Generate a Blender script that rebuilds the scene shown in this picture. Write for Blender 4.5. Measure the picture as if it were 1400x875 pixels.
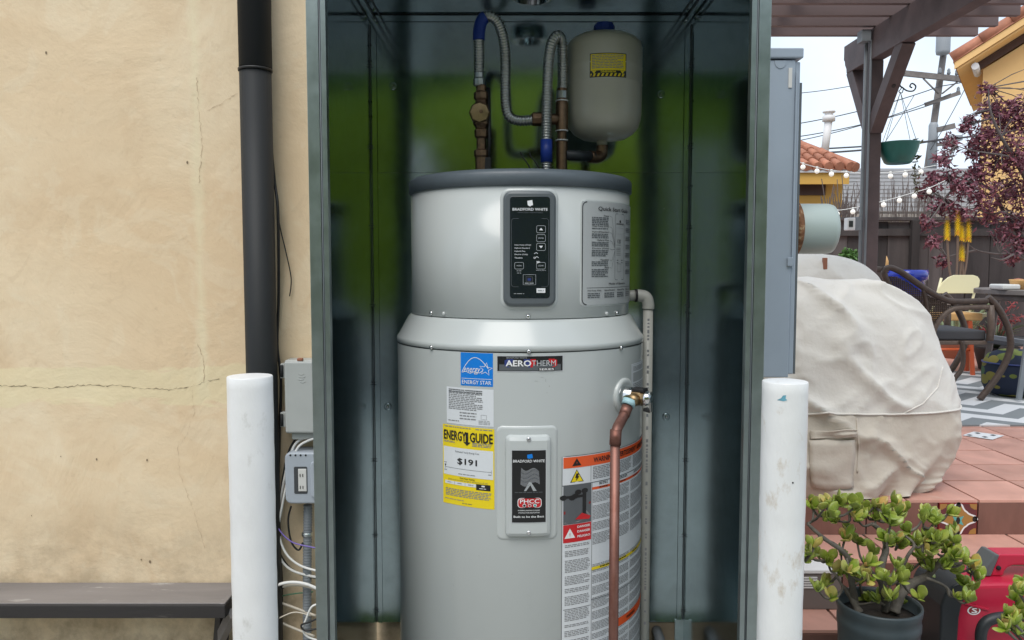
import bpy, math, random
from mathutils import Vector, Matrix, noise

for _o in list(bpy.data.objects):
    bpy.data.objects.remove(_o)
SC = bpy.context.scene
COL = SC.collection
R = math.radians
V = Vector
random.seed(7)

# ------------------------------------------------------------------ camera, sky, sun, exposure
F = 1100.0                      # focal length in pixels of the 1400 px wide picture
EYE = 1.45
PITCH = math.atan(76.5 / F)
cam_d = bpy.data.cameras.new('camera')
cam = bpy.data.objects.new('camera', cam_d)
COL.objects.link(cam)
cam.location = (0, 0, EYE)
cam.rotation_euler = (R(90) - PITCH, 0, 0)
cam_d.sensor_width = 36
cam_d.lens = 36 * F / 1400
cam_d.clip_start = 0.02
cam_d.clip_end = 2000
SC.camera = cam

SUN_EL, SUN_AZ = R(58), R(200)          # azimuth clockwise from +Y
world = bpy.data.worlds.new('World')
SC.world = world
world.use_nodes = True
wn, wl = world.node_tree.nodes, world.node_tree.links
wn.clear()
w_out = wn.new('ShaderNodeOutputWorld')
w_bg = wn.new('ShaderNodeBackground')
w_sky = wn.new('ShaderNodeTexSky')
w_sky.sky_type = 'NISHITA'
w_sky.sun_disc = False
w_sky.sun_elevation = SUN_EL
w_sky.sun_rotation = SUN_AZ
w_sky.dust_density = 2.0
w_co = wn.new('ShaderNodeTexCoord')
w_no = wn.new('ShaderNodeTexNoise')
w_no.inputs['Scale'].default_value = 3.2
w_no.inputs['Detail'].default_value = 6
w_no.inputs['Roughness'].default_value = 0.55
w_rp = wn.new('ShaderNodeMapRange')
w_rp.inputs['From Min'].default_value = 0.3
w_rp.inputs['From Max'].default_value = 0.72
w_rp.inputs['To Min'].default_value = 0.5
w_rp.inputs['To Max'].default_value = 1.0
w_mx = wn.new('ShaderNodeMix')
w_mx.data_type = 'RGBA'
w_mx.inputs['B'].default_value = (6.9, 7.8, 8.8, 1)      # even bright cloud cover
wl.new(w_co.outputs['Generated'], w_no.inputs['Vector'])
wl.new(w_no.outputs['Fac'], w_rp.inputs['Value'])
wl.new(w_rp.outputs['Result'], w_mx.inputs['Factor'])
wl.new(w_sky.outputs['Color'], w_mx.inputs['A'])
wl.new(w_mx.outputs['Result'], w_bg.inputs['Color'])
w_bg.inputs['Strength'].default_value = 0.1
wl.new(w_bg.outputs['Background'], w_out.inputs['Surface'])

sun_d = bpy.data.lights.new('sun', 'SUN')
sun_d.energy = 1.5
sun_d.angle = R(40)
sun_d.color = (1.0, 0.96, 0.9)
sun = bpy.data.objects.new('sun', sun_d)
COL.objects.link(sun)
_sd = V((math.sin(SUN_AZ) * math.cos(SUN_EL), math.cos(SUN_AZ) * math.cos(SUN_EL), math.sin(SUN_EL)))
sun.rotation_euler = _sd.to_track_quat('Z', 'Y').to_euler()
sun.location = (0, -4, 8)

vs = SC.view_settings
vs.view_transform = 'Standard'
vs.look = 'None'
vs.exposure = 0.6
vs.gamma = 1
vs.use_curve_mapping = False
SC.cycles.max_bounces = 12
SC.cycles.glossy_bounces = 8
SC.cycles.use_denoising = True

# ------------------------------------------------------------------ helpers
cP, sP = math.cos(PITCH), math.sin(PITCH)


def ray(px, py):
    a, b = (px - 700) / F, (437.5 - py) / F
    return V((a, cP + b * sP, -sP + b * cP))


def P(px, py, Y):
    """world point seen at a pixel of the photograph, at distance Y in front"""
    d = ray(px, py)
    return V((0, 0, EYE)) + d * (Y / d.y)


def PZ(px, py, z):
    """world point seen at a pixel, lying at height z"""
    d = ray(px, py)
    return V((0, 0, EYE)) + d * ((z - EYE) / d.z)


MATS = {}


def mat(name, col, rough=.5, metal=0., var=0., vscale=8., bump=0., bscale=60., col2=None, rand=0.,
        spec=.5, coat=0., dirt=None, emit=None, stretch=(1, 1, 1), rvar=0., sub=0.):
    m = bpy.data.materials.new(name)
    m.use_nodes = True
    nt = m.node_tree
    n, l = nt.nodes, nt.links
    b = n['Principled BSDF']
    b.inputs['Roughness'].default_value = rough
    b.inputs['Metallic'].default_value = metal
    b.inputs['Specular IOR Level'].default_value = spec
    b.inputs['Coat Weight'].default_value = coat
    b.inputs['Coat Roughness'].default_value = .12
    if sub:
        b.inputs['Subsurface Weight'].default_value = sub
        b.inputs['Subsurface Radius'].default_value = (.01, .01, .005)
    c4 = (*col, 1)
    b.inputs['Base Color'].default_value = c4
    tc = n.new('ShaderNodeTexCoord')
    mp = n.new('ShaderNodeMapping')
    mp.inputs['Scale'].default_value = stretch
    l.new(tc.outputs['Object'], mp.inputs['Vector'])
    oi = n.new('ShaderNodeObjectInfo')
    wm = n.new('ShaderNodeMath'); wm.operation = 'MULTIPLY'; wm.inputs[1].default_value = 37.
    l.new(oi.outputs['Random'], wm.inputs[0])
    cur = None

    def noi(scale, detail=5, ro=.6):
        t = n.new('ShaderNodeTexNoise'); t.noise_dimensions = '4D'
        t.inputs['Scale'].default_value = scale
        t.inputs['Detail'].default_value = detail
        t.inputs['Roughness'].default_value = ro
        l.new(mp.outputs['Vector'], t.inputs['Vector'])
        l.new(wm.outputs[0], t.inputs['W'])
        return t
    if var or col2:
        t = noi(vscale)
        r = n.new('ShaderNodeMapRange')
        r.inputs['From Min'].default_value = .32
        r.inputs['From Max'].default_value = .68
        l.new(t.outputs['Fac'], r.inputs['Value'])
        mx = n.new('ShaderNodeMix'); mx.data_type = 'RGBA'
        if col2:
            a, bb = col, col2
        else:
            a, bb = [c * (1 - var) for c in col], [min(1, c * (1 + var)) for c in col]
        mx.inputs['A'].default_value = (*a, 1)
        mx.inputs['B'].default_value = (*bb, 1)
        l.new(r.outputs['Result'], mx.inputs['Factor'])
        cur = mx.outputs['Result']
        if rvar:
            rr = n.new('ShaderNodeMapRange')
            rr.inputs['To Min'].default_value = max(.02, rough - rvar)
            rr.inputs['To Max'].default_value = min(1, rough + rvar)
            l.new(t.outputs['Fac'], rr.inputs['Value'])
            l.new(rr.outputs['Result'], b.inputs['Roughness'])
    if dirt:
        dcol, dscale, dth, damt = dirt
        t = noi(dscale, 8, .68)
        r = n.new('ShaderNodeMapRange')
        r.inputs['From Min'].default_value = dth
        r.inputs['From Max'].default_value = dth + .1
        r.inputs['To Max'].default_value = damt
        l.new(t.outputs['Fac'], r.inputs['Value'])
        mx = n.new('ShaderNodeMix'); mx.data_type = 'RGBA'
        if cur:
            l.new(cur, mx.inputs['A'])
        else:
            mx.inputs['A'].default_value = c4
        mx.inputs['B'].default_value = (*dcol, 1)
        l.new(r.outputs['Result'], mx.inputs['Factor'])
        cur = mx.outputs['Result']
    if rand:
        hs = n.new('ShaderNodeHueSaturation')
        r = n.new('ShaderNodeMapRange')
        r.inputs['To Min'].default_value = 1 - rand
        r.inputs['To Max'].default_value = 1 + rand
        l.new(oi.outputs['Random'], r.inputs['Value'])
        l.new(r.outputs['Result'], hs.inputs['Value'])
        if cur:
            l.new(cur, hs.inputs['Color'])
        else:
            hs.inputs['Color'].default_value = c4
        cur = hs.outputs['Color']
    if cur:
        l.new(cur, b.inputs['Base Color'])
    if bump:
        t = noi(bscale, 6, .6)
        bp = n.new('ShaderNodeBump')
        bp.inputs['Strength'].default_value = min(1, bump)
        bp.inputs['Distance'].default_value = .004 * max(1, bump) ** 1.0
        l.new(t.outputs['Fac'], bp.inputs['Height'])
        l.new(bp.outputs['Normal'], b.inputs['Normal'])
    if emit:
        b.inputs['Emission Color'].default_value = (*emit[0], 1)
        b.inputs['Emission Strength'].default_value = emit[1]
    MATS[name] = m
    return m


def M(x):
    return MATS[x] if isinstance(x, str) else x


WLOC = {}


def tag(o, label=None, cat=None, group=None, kind=None):
    if label: o['label'] = label
    if cat: o['category'] = cat
    if group: o['group'] = group
    if kind: o['kind'] = kind
    return o


def thing(name, label, cat, loc, group=None):
    o = bpy.data.objects.new(name, None)
    o.empty_display_size = .05
    COL.objects.link(o)
    o.location = loc
    WLOC[o.name] = V(loc)
    return tag(o, label, cat, group)


def place(o, parent, loc):
    loc = V(loc)
    if parent is not None:
        o.parent = parent
        o.location = loc - WLOC[parent.name]
    else:
        o.location = loc
    WLOC[o.name] = loc


def inst(name, mesh, loc, parent=None, rot=None, scale=None):
    o = bpy.data.objects.new(name, mesh)
    COL.objects.link(o)
    if rot is not None: o.rotation_euler = rot
    if scale is not None: o.scale = scale
    place(o, parent, loc)
    return o


def cat_path(pts, n=8, closed=False):
    """smooth path through points (Catmull-Rom)"""
    pts = [V(p) for p in pts]
    out = []
    N = len(pts)
    for i in range(N - 1):
        p0 = pts[max(0, i - 1)]; p1 = pts[i]; p2 = pts[i + 1]; p3 = pts[min(N - 1, i + 2)]
        for k in range(n):
            t = k / n
            out.append(.5 * ((2 * p1) + (p2 - p0) * t + (2 * p0 - 5 * p1 + 4 * p2 - p3) * t * t + (3 * p1 - p0 - 3 * p2 + p3) * t ** 3))
    out.append(pts[-1])
    return out


def resample(pts, step):
    out = [pts[0].copy()]
    acc = 0.
    for a, b in zip(pts, pts[1:]):
        d = (b - a).length
        while d > 1e-9 and acc + d >= step:
            t = (step - acc) / d
            a = a + (b - a) * t
            out.append(a.copy())
            d = (b - a).length
            acc = 0.
        acc += d
    out.append(pts[-1].copy())
    return out


class MB:
    def __init__(s):
        s.v, s.f, s.m, s.s = [], [], [], []

    def add(s, vs_, fs, mi=0, smooth=False):
        o = len(s.v)
        s.v += [V(p) for p in vs_]
        for f in fs:
            s.f.append([i + o for i in f]); s.m.append(mi); s.s.append(smooth)
        return s

    def box(s, x0, x1, y0, y1, z0, z1, mi=0):
        vs_ = [(x, y, z) for z in (z0, z1) for y in (y0, y1) for x in (x0, x1)]
        return s.add(vs_, [(0, 2, 3, 1), (4, 5, 7, 6), (0, 1, 5, 4), (2, 6, 7, 3), (0, 4, 6, 2), (1, 3, 7, 5)], mi)

    def bar(s, a, b, w, h, up=(0, 0, 1), mi=0):
        """rectangular bar from a to b; w across, h along up"""
        a, b, up = V(a), V(b), V(up)
        d = (b - a).normalized()
        x = d.cross(up).normalized()
        u = x.cross(d).normalized()
        vs_ = [p + x * sx * w / 2 + u * su * h / 2 for p in (a, b) for su in (-1, 1) for sx in (-1, 1)]
        return s.add(vs_, [(0, 1, 3, 2), (4, 6, 7, 5), (0, 4, 5, 1), (2, 3, 7, 6), (0, 2, 6, 4), (1, 5, 7, 3)], mi)

    def tube(s, pts, r, seg=12, mi=0, caps=True, smooth=True):
        pts = [V(p) for p in pts]
        n = len(pts)
        rs = r if isinstance(r, (list, tuple)) else [r] * n
        t0 = (pts[1] - pts[0]).normalized()
        ref = V((0, 0, 1)) if abs(t0.z) < .9 else V((1, 0, 0))
        x = t0.cross(ref).normalized()
        vs_ = []
        for i, p in enumerate(pts):
            t = (pts[min(n - 1, i + 1)] - pts[max(0, i - 1)])
            t = t.normalized() if t.length > 1e-9 else t0
            x = (x - t * x.dot(t)).normalized()
            y = t.cross(x)
            for k in range(seg):
                a = 2 * math.pi * k / seg
                vs_.append(p + (x * math.cos(a) + y * math.sin(a)) * rs[i])
        fs = [(i * seg + k, i * seg + (k + 1) % seg, (i + 1) * seg + (k + 1) % seg, (i + 1) * seg + k)
              for i in range(n - 1) for k in range(seg)]
        s.add(vs_, fs, mi, smooth)
        if caps:
            o = len(s.v) - len(vs_)
            s.f.append([o + k for k in range(seg)][::-1]); s.m.append(mi); s.s.append(False)
            s.f.append([o + (n - 1) * seg + k for k in range(seg)]); s.m.append(mi); s.s.append(False)
        return s

    def lathe(s, prof, org=(0, 0, 0), axis=(0, 0, 1), seg=32, mi=0, smooth=True, capb=True, capt=True):
        org, ax = V(org), V(axis).normalized()
        ref = V((0, 1, 0)) if abs(ax.y) < .9 else V((1, 0, 0))
        x = ref.cross(ax).normalized()
        y = ax.cross(x)
        vs_ = []
        for r, z in prof:
            for k in range(seg):
                a = 2 * math.pi * k / seg
                vs_.append(org + ax * z + (x * math.cos(a) + y * math.sin(a)) * r)
        n = len(prof)
        fs = [(i * seg + k, i * seg + (k + 1) % seg, (i + 1) * seg + (k + 1) % seg, (i + 1) * seg + k)
              for i in range(n - 1) for k in range(seg)]
        s.add(vs_, fs, mi, smooth)
        o = len(s.v) - len(vs_)
        if capb:
            s.f.append([o + k for k in range(seg)][::-1]); s.m.append(mi); s.s.append(False)
        if capt:
            s.f.append([o + (n - 1) * seg + k for k in range(seg)]); s.m.append(mi); s.s.append(False)
        return s

    def prism(s, poly, fn, mi=0, smooth=False):
        """poly: 2-D points (counter-clockwise); fn(u, v, k) -> world point for k = 0 (front) and 1 (back)"""
        n = len(poly)
        vs_ = [fn(u, v, 0) for u, v in poly] + [fn(u, v, 1) for u, v in poly]
        fs = [list(range(n)), list(range(2 * n - 1, n - 1, -1))]
        s.add(vs_, fs, mi, False)
        o = len(s.v) - 2 * n
        for i in range(n):
            j = (i + 1) % n
            s.f.append([o + j, o + i, o + n + i, o + n + j]); s.m.append(mi); s.s.append(smooth)
        return s

    def grid(s, fn, nu, nv, mi=0, smooth=True, closed_u=False):
        vs_ = [fn(i / nu, j / nv) for j in range(nv + 1) for i in range(nu + (0 if closed_u else 1))]
        w = nu if closed_u else nu + 1
        fs = []
        for j in range(nv):
            for i in range(nu):
                i2 = (i + 1) % w
                fs.append((j * w + i, j * w + i2, (j + 1) * w + i2, (j + 1) * w + i))
        return s.add(vs_, fs, mi, smooth)

    def mesh(s, name, mats, org=(0, 0, 0)):
        me = bpy.data.meshes.new(name)
        org = V(org)
        me.from_pydata([tuple(p - org) for p in s.v], [], s.f)
        for m_ in (mats if isinstance(mats, (list, tuple)) else [mats]):
            me.materials.append(M(m_))
        me.polygons.foreach_set('material_index', s.m)
        me.polygons.foreach_set('use_smooth', s.s)
        me.update()
        return me

    def build(s, name, mats, parent=None, label=None, cat=None, group=None, kind=None, bevel=0, bseg=2, sharp=None, solid=0, rim=True):
        lo = V([min(p[i] for p in s.v) for i in range(3)])
        hi = V([max(p[i] for p in s.v) for i in range(3)])
        org = V(((lo.x + hi.x) / 2, (lo.y + hi.y) / 2, lo.z))
        me = s.mesh(name, mats, org)
        if sharp: me.set_sharp_from_angle(angle=R(sharp))
        o = bpy.data.objects.new(name, me)
        COL.objects.link(o)
        place(o, parent, org)
        if solid:
            md = o.modifiers.new('thick', 'SOLIDIFY'); md.thickness = solid; md.offset = 0; md.use_rim = rim
        if bevel:
            md = o.modifiers.new('bevel', 'BEVEL'); md.width = bevel; md.segments = bseg
            md.limit_method = 'ANGLE'; md.angle_limit = R(40)
            md.harden_normals = False
        tag(o, label, cat, group, kind)
        return o


def rrect(x0, y0, x1, y1, r, n=5):
    out = []
    for cx, cy, a0 in ((x1 - r, y0 + r, -90), (x1 - r, y1 - r, 0), (x0 + r, y1 - r, 90), (x0 + r, y0 + r, 180)):
        for k in range(n + 1):
            a = R(a0 + 90 * k / n)
            out.append((cx + r * math.cos(a), cy + r * math.sin(a)))
    return out


_TXT = {}


def text_geo(body, bold=0., shear=0.):
    k = (body, shear)
    if k in _TXT: return _TXT[k]
    cu = bpy.data.curves.new('t', 'FONT')
    cu.body = body
    cu.resolution_u = 2
    cu.shear = shear
    cu.fill_mode = 'FRONT'
    ob = bpy.data.objects.new('t', cu)
    me = bpy.data.meshes.new_from_object(ob)
    vs_ = [(v.co.x, v.co.y) for v in me.vertices]
    fs = [list(p.vertices) for p in me.polygons]
    bpy.data.objects.remove(ob); bpy.data.curves.remove(cu); bpy.data.meshes.remove(me)
    x0 = min(p[0] for p in vs_); x1 = max(p[0] for p in vs_)
    y0 = min(p[1] for p in vs_); y1 = max(p[1] for p in vs_)
    _TXT[k] = ([(x - x0, y - y0) for x, y in vs_], fs, x1 - x0, y1 - y0)
    return _TXT[k]


class Label:
    """flat print: shapes in unit label space (u right, v down) laid on a surface surf(s, z, offset)"""

    def __init__(s, surf, s0, s1, ztop, zbot, tilt=0., step=.012):
        s.surf, s.s0, s.s1, s.zt, s.zb, s.tilt, s.step = surf, s0, s1, ztop, zbot, tilt, step
        s.mb = MB()
        s.mats = []
        s.W, s.H = s1 - s0, ztop - zbot

    def pt(s, u, v, off):
        ds = u * s.W
        return s.surf(s.s0 + ds, s.zt - v * s.H + s.tilt * ds, off)

    def mi(s, c):
        if c not in s.mats: s.mats.append(c)
        return s.mats.index(c)

    def rect(s, u0, v0, u1, v1, c, lay=1):
        off = .0005 + .0004 * lay
        n = max(1, int(abs(u1 - u0) * s.W / s.step))
        vs_ = []
        for k in range(n + 1):
            u = u0 + (u1 - u0) * k / n
            vs_ += [s.pt(u, v0, off), s.pt(u, v1, off)]
        s.mb.add(vs_, [(2 * k, 2 * k + 1, 2 * k + 3, 2 * k + 2) for k in range(n)], s.mi(c))

    def poly(s, pts, c, lay=1):
        off = .0005 + .0004 * lay
        s.mb.add([s.pt(u, v, off) for u, v in pts], [list(range(len(pts)))], s.mi(c))

    def line(s, pts, w, c, lay=1, closed=False):
        """polyline of width w (metres)"""
        off = .0005 + .0004 * lay
        q = [(u * s.W, v * s.H) for u, v in pts]
        n = len(q)
        vs_ = []
        for i in range(n):
            a = q[(i - 1) % n] if (closed or i > 0) else q[i]
            b = q[(i + 1) % n] if (closed or i < n - 1) else q[i]
            dx, dy = b[0] - a[0], b[1] - a[1]
            L = math.hypot(dx, dy) or 1
            nx, ny = -dy / L * w / 2, dx / L * w / 2
            for sg in (1, -1):
                vs_.append(s.pt((q[i][0] + sg * nx) / s.W, (q[i][1] + sg * ny) / s.H, off))
        m_ = n if closed else n - 1
        s.mb.add(vs_, [(2 * i, 2 * i + 1, 2 * ((i + 1) % n) + 1, 2 * ((i + 1) % n)) for i in range(m_)], s.mi(c))

    def frame(s, u0, v0, u1, v1, w, c, lay=1, r=0):
        if r:
            p = rrect(u0 * s.W, v0 * s.H, u1 * s.W, v1 * s.H, r, 4)
            s.line([(x / s.W, y / s.H) for x, y in p], w, c, lay, True)
        else:
            N = max(2, int((u1 - u0) * s.W / s.step))
            pts = [(u0 + (u1 - u0) * k / N, v0) for k in range(N + 1)] + [(u1 - (u1 - u0) * k / N, v1) for k in range(N + 1)]
            s.line(pts, w, c, lay, True)

    def text(s, body, u, v, h, c, w=None, lay=2, bold=0., shear=0., al='C', rot=False):
        """h: cap height and w: width, in label units; (u, v) = centre"""
        vs_, fs, tw, th = text_geo(body, bold, shear)
        sy = h * s.H / th
        sx = (w * s.W / tw) if w else sy
        if al == 'C': ox = -tw * sx / 2
        elif al == 'L': ox = 0
        else: ox = -tw * sx
        off = .0005 + .0004 * lay
        # heavier weights: the same glyphs laid down again, shifted by a hair
        sh = [(0, 0)] if not bold else [(-bold, 0), (bold, 0), (0, bold * .7), (0, -bold * .7)]
        for k, (bx, by) in enumerate(sh):
            out = []
            for x, y in vs_:
                X, Yy = ox + (x + bx) * sx, th * sy / 2 - (y + by) * sy
                if rot: X, Yy = -X, -Yy
                out.append(s.pt(u + X / s.W, v + Yy / s.H, off + .00004 * k))
            s.mb.add(out, fs, s.mi(c))

    def greek(s, u0, v0, u1, v1, n, c, lay=2, fill=.55, ragged=.25, words=True):
        """rows of illegible fine print"""
        dv = (v1 - v0) / n
        for i in range(n):
            ue = u1 - random.random() * ragged * (u1 - u0) if (i % 4 == 3) else u1 - random.random() * .06 * (u1 - u0)
            u = u0
            va = v0 + dv * i
            while u < ue:
                w = (.0035 + random.random() * .009) / s.W if words else ue - u
                w = min(w, ue - u)
                s.rect(u, va, u + w, va + dv * fill, c, lay)
                u += w + .0016 / s.W

    def build(s, name, parent, label=None, kind=None):
        return s.mb.build(name, s.mats, parent, label, kind=kind)

# ------------------------------------------------------------------ materials
mat('concrete', (.34, .33, .31), .85, var=.2, vscale=3, bump=.4, bscale=40)
mat('galv', (.43, .51, .535), .11, 1., var=.06, vscale=26, rvar=.05, dirt=((.30, .37, .40), 12, .60, .5))
mat('galv_front', (.36, .42, .42), .36, 1., var=.10, vscale=22, rvar=.08,
    dirt=((.48, .52, .52), 30, .64, .35))
mat('galv_edge', (.55, .6, .6), .35, 1., var=.1, vscale=30)
mat('dark_gap', (.01, .012, .013), .8)
mat('screw', (.45, .46, .47), .3, 1., var=.1)
mat('white_paint', (.78, .785, .785), .36, var=.04, vscale=9, bump=1.0, bscale=13, dirt=((.55, .54, .51), 30, .60, .6), stretch=(1, 1, .55))
mat('white_paint_worn', (.76, .77, .765), .38, var=.05, vscale=9, bump=1.0, bscale=13, dirt=((.50, .42, .32), 20, .565, .65), stretch=(1, 1, .5))
mat('blue_chip', (.12, .33, .42), .5, var=.3, vscale=80)
mat('pipe_dark', (.024, .026, .028), .55, spec=.25, var=.12, vscale=6, dirt=((.16, .15, .14), 30, .72, .5), stretch=(1, 1, .3))
mat('black_rubber', (.012, .012, .013), .5)
mat('cable_white', (.72, .72, .70), .5)
mat('cable_beige', (.55, .5, .42), .5)
mat('cable_purple', (.18, .13, .42), .45)
mat('cable_green', (.10, .22, .13), .5)
mat('box_grey', (.40, .42, .41), .5, var=.05, vscale=10, dirt=((.3, .3, .29), 20, .68, .4))
mat('outlet_grey', (.36, .40, .45), .42, var=.05, vscale=10)
mat('conduit_grey', (.20, .22, .24), .5, var=.1)
mat('outlet_white', (.6, .6, .58), .4)
mat('clear_dark', (.05, .055, .06), .15)
mat('wood_dark', (.030, .027, .027), .62, var=.25, vscale=5, bump=.5, bscale=50, stretch=(.15, 1, 1),
    dirt=((.24, .22, .2), 14, .60, .55))
mat('wood_top', (.19, .175, .172), .5, var=.25, vscale=6, bump=.4, bscale=40, stretch=(.2, 1, 1),
    dirt=((.55, .53, .5), 30, .60, .8))
mat('heater_grey', (.49, .52, .515), .20, var=.02, vscale=3, spec=.5, dirt=((.41, .43, .42), 5, .62, .35), rvar=.05)
mat('heater_lid', (.085, .105, .122), .45, var=.06, vscale=30, bump=.08, bscale=400)
mat('bezel_grey', (.10, .115, .125), .4)
mat('panel_black', (.009, .014, .018), .22)
mat('copper', (.23, .115, .092), .52, .8, var=.3, vscale=12, stretch=(1, 1, .25), dirt=((.17, .065, .045), 18, .50, .65))
mat('brass', (.34, .24, .13), .42, 1., var=.3, vscale=40, dirt=((.10, .07, .05), 40, .55, .6))
mat('bronze', (.23, .145, .09), .48, 1., var=.3, vscale=40, dirt=((.07, .05, .04), 40, .55, .6))
mat('flex_steel', (.46, .46, .44), .36, 1., var=.12, vscale=20)
mat('chrome', (.7, .7, .7), .15, 1.)
mat('blue_sleeve', (.01, .04, .28), .45)
mat('tank_cream', (.46, .44, .355), .28, var=.03, vscale=8, dirt=((.32, .3, .25), 10, .70, .4))
mat('pvc_grey', (.36, .36, .33), .42, var=.06, vscale=20, dirt=((.2, .19, .17), 25, .64, .6), stretch=(1, 1, .3))
mat('teflon', (.75, .75, .73), .5)
mat('panel_steel', (.30, .355, .42), .45, var=.05, vscale=4, dirt=((.24, .27, .3), 14, .68, .5))
mat('panel_steel_dark', (.10, .115, .125), .5)
mat('meter_can', (.38, .45, .43), .35, var=.03)
mat('rust', (.20, .09, .04), .8, var=.5, vscale=60, bump=.6, bscale=120, dirt=((.42, .36, .22), 60, .55, .8))
for _n, _c in dict(ink_black=(.012, .012, .013), ink_white=(.78, .79, .8), ink_red=(.55, .015, .02), ink_orange=(.75, .10, .02),
                   ink_yellow=(.80, .62, .01), ink_blue=(.0, .19, .66), ink_grey=(.35, .37, .38), ink_silver=(.42, .44, .46),
                   label_white=(.66, .69, .72), label_grey=(.42, .44, .445), ink_mid=(.10, .11, .12), ink_dkblue=(.03, .05, .2),
                   ink_darkred=(.25, .02, .02), ink_print=(.22, .225, .235), ink_teal=(.1, .4, .38), ink_ltgrey=(.5, .52, .54)).items():
    mat(_n, _c, .38)
mat('scuff_grey', (.30, .31, .31), .6)
mat('ink_foil', (.30, .31, .33), .25, .8)
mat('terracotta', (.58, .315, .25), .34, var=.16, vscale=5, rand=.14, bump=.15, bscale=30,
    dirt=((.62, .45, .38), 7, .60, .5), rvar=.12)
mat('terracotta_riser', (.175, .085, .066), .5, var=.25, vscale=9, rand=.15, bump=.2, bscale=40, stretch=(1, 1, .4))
mat('grout', (.36, .33, .31), .85, var=.2, vscale=20)
mat('pergola', (.095, .066, .066), .6, var=.25, vscale=6, bump=.3, bscale=50, dirt=((.28, .25, .23), 40, .70, .4))
mat('pergola_slat', (.14, .10, .098), .62, var=.2, vscale=5, rand=.12, stretch=(.2, 1, 1), dirt=((.3, .28, .26), 40, .72, .5))
mat('fence', (.068, .060, .058), .8, var=.45, vscale=5, rand=.6, bump=.5, bscale=40, stretch=(1, 1, .12))
mat('yellow_wall', (.78, .50, .21), .8, var=.04, vscale=2)
mat('ochre_wall', (.62, .36, .08), .8, var=.05, vscale=2)
mat('brown_trim', (.07, .035, .025), .6)
mat('white_trim', (.7, .7, .7), .6)
mat('roof_clay', (.42, .17, .10), .7, rand=.2, var=.2, vscale=8)
mat('roof_grey', (.24, .235, .235), .85, var=.22, vscale=14, stretch=(.4, 1, 1))
mat('pole_wood', (.17, .152, .142), .85, var=.25, vscale=4)
mat('wire', (.06, .06, .065), .6)
mat('transformer', (.28, .30, .32), .5)
mat('teal_bowl', (.022, .15, .13), .4, var=.2, vscale=12, stretch=(1, 1, .2))
mat('bulb', (.85, .84, .78), .25, emit=((1, .95, .85), .25))
mat('iron', (.02, .02, .02), .5)
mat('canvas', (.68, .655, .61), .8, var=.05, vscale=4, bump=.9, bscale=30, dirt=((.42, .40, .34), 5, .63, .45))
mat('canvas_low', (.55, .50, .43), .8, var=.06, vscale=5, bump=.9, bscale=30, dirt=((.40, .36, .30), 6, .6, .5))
mat('wicker', (.065, .042, .031), .5, var=.25, vscale=40)
mat('wicker_light', (.12, .085, .065), .5, var=.25, vscale=40)
mat('cushion_dark', (.06, .06, .065), .8)
mat('table_grey', (.17, .15, .14), .6, var=.25, vscale=12, rand=.1)
mat('cream_metal', (.75, .70, .45), .4)
mat('stool_orange', (.55, .10, .03), .45)
mat('stool_seat', (.62, .36, .14), .5)
mat('blue_glaze', (.01, .03, .33), .16, var=.3, vscale=9, coat=.4)
mat('clay_pot', (.30, .12, .07), .7)
mat('dark_pot', (.05, .035, .03), .6)
mat('pot_slate', (.045, .062, .07), .5, var=.15, vscale=8, dirt=((.12, .13, .13), 20, .7, .4))
mat('soil', (.03, .022, .016), .95, var=.4, vscale=50, bump=1, bscale=60)
mat('jade_stem', (.13, .115, .095), .8, var=.35, vscale=40, bump=.5, bscale=90)
mat('aloe_leaf', (.16, .20, .10), .5, var=.2)
mat('aloe_yellow', (.85, .62, .02), .5, var=.15, vscale=60)
mat('aloe_orange', (.80, .40, .03), .5, var=.2, vscale=60)
mat('aloe_stalk', (.16, .11, .08), .6)
mat('pink_flower', (.50, .10, .10), .6)
mat('plum_leaf', (.10, .026, .042), .42, spec=.6)
mat('plum_leaf2', (.26, .09, .12), .42, spec=.6)
mat('plum_bark', (.10, .085, .08), .8, var=.3, vscale=20)
mat('shrub_green', (.07, .16, .03), .55)
mat('hedge_leaf', (.22, .33, .02), .6)
mat('dark_leaf', (.03, .06, .03), .6)
mat('hedge_leaf2', (.36, .46, .03), .6)
mat('gen_red', (.47, .016, .05), .36, var=.04, vscale=10)
mat('gen_black', (.022, .026, .030), .5, var=.1)
mat('gen_grey', (.10, .11, .115), .5)


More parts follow.
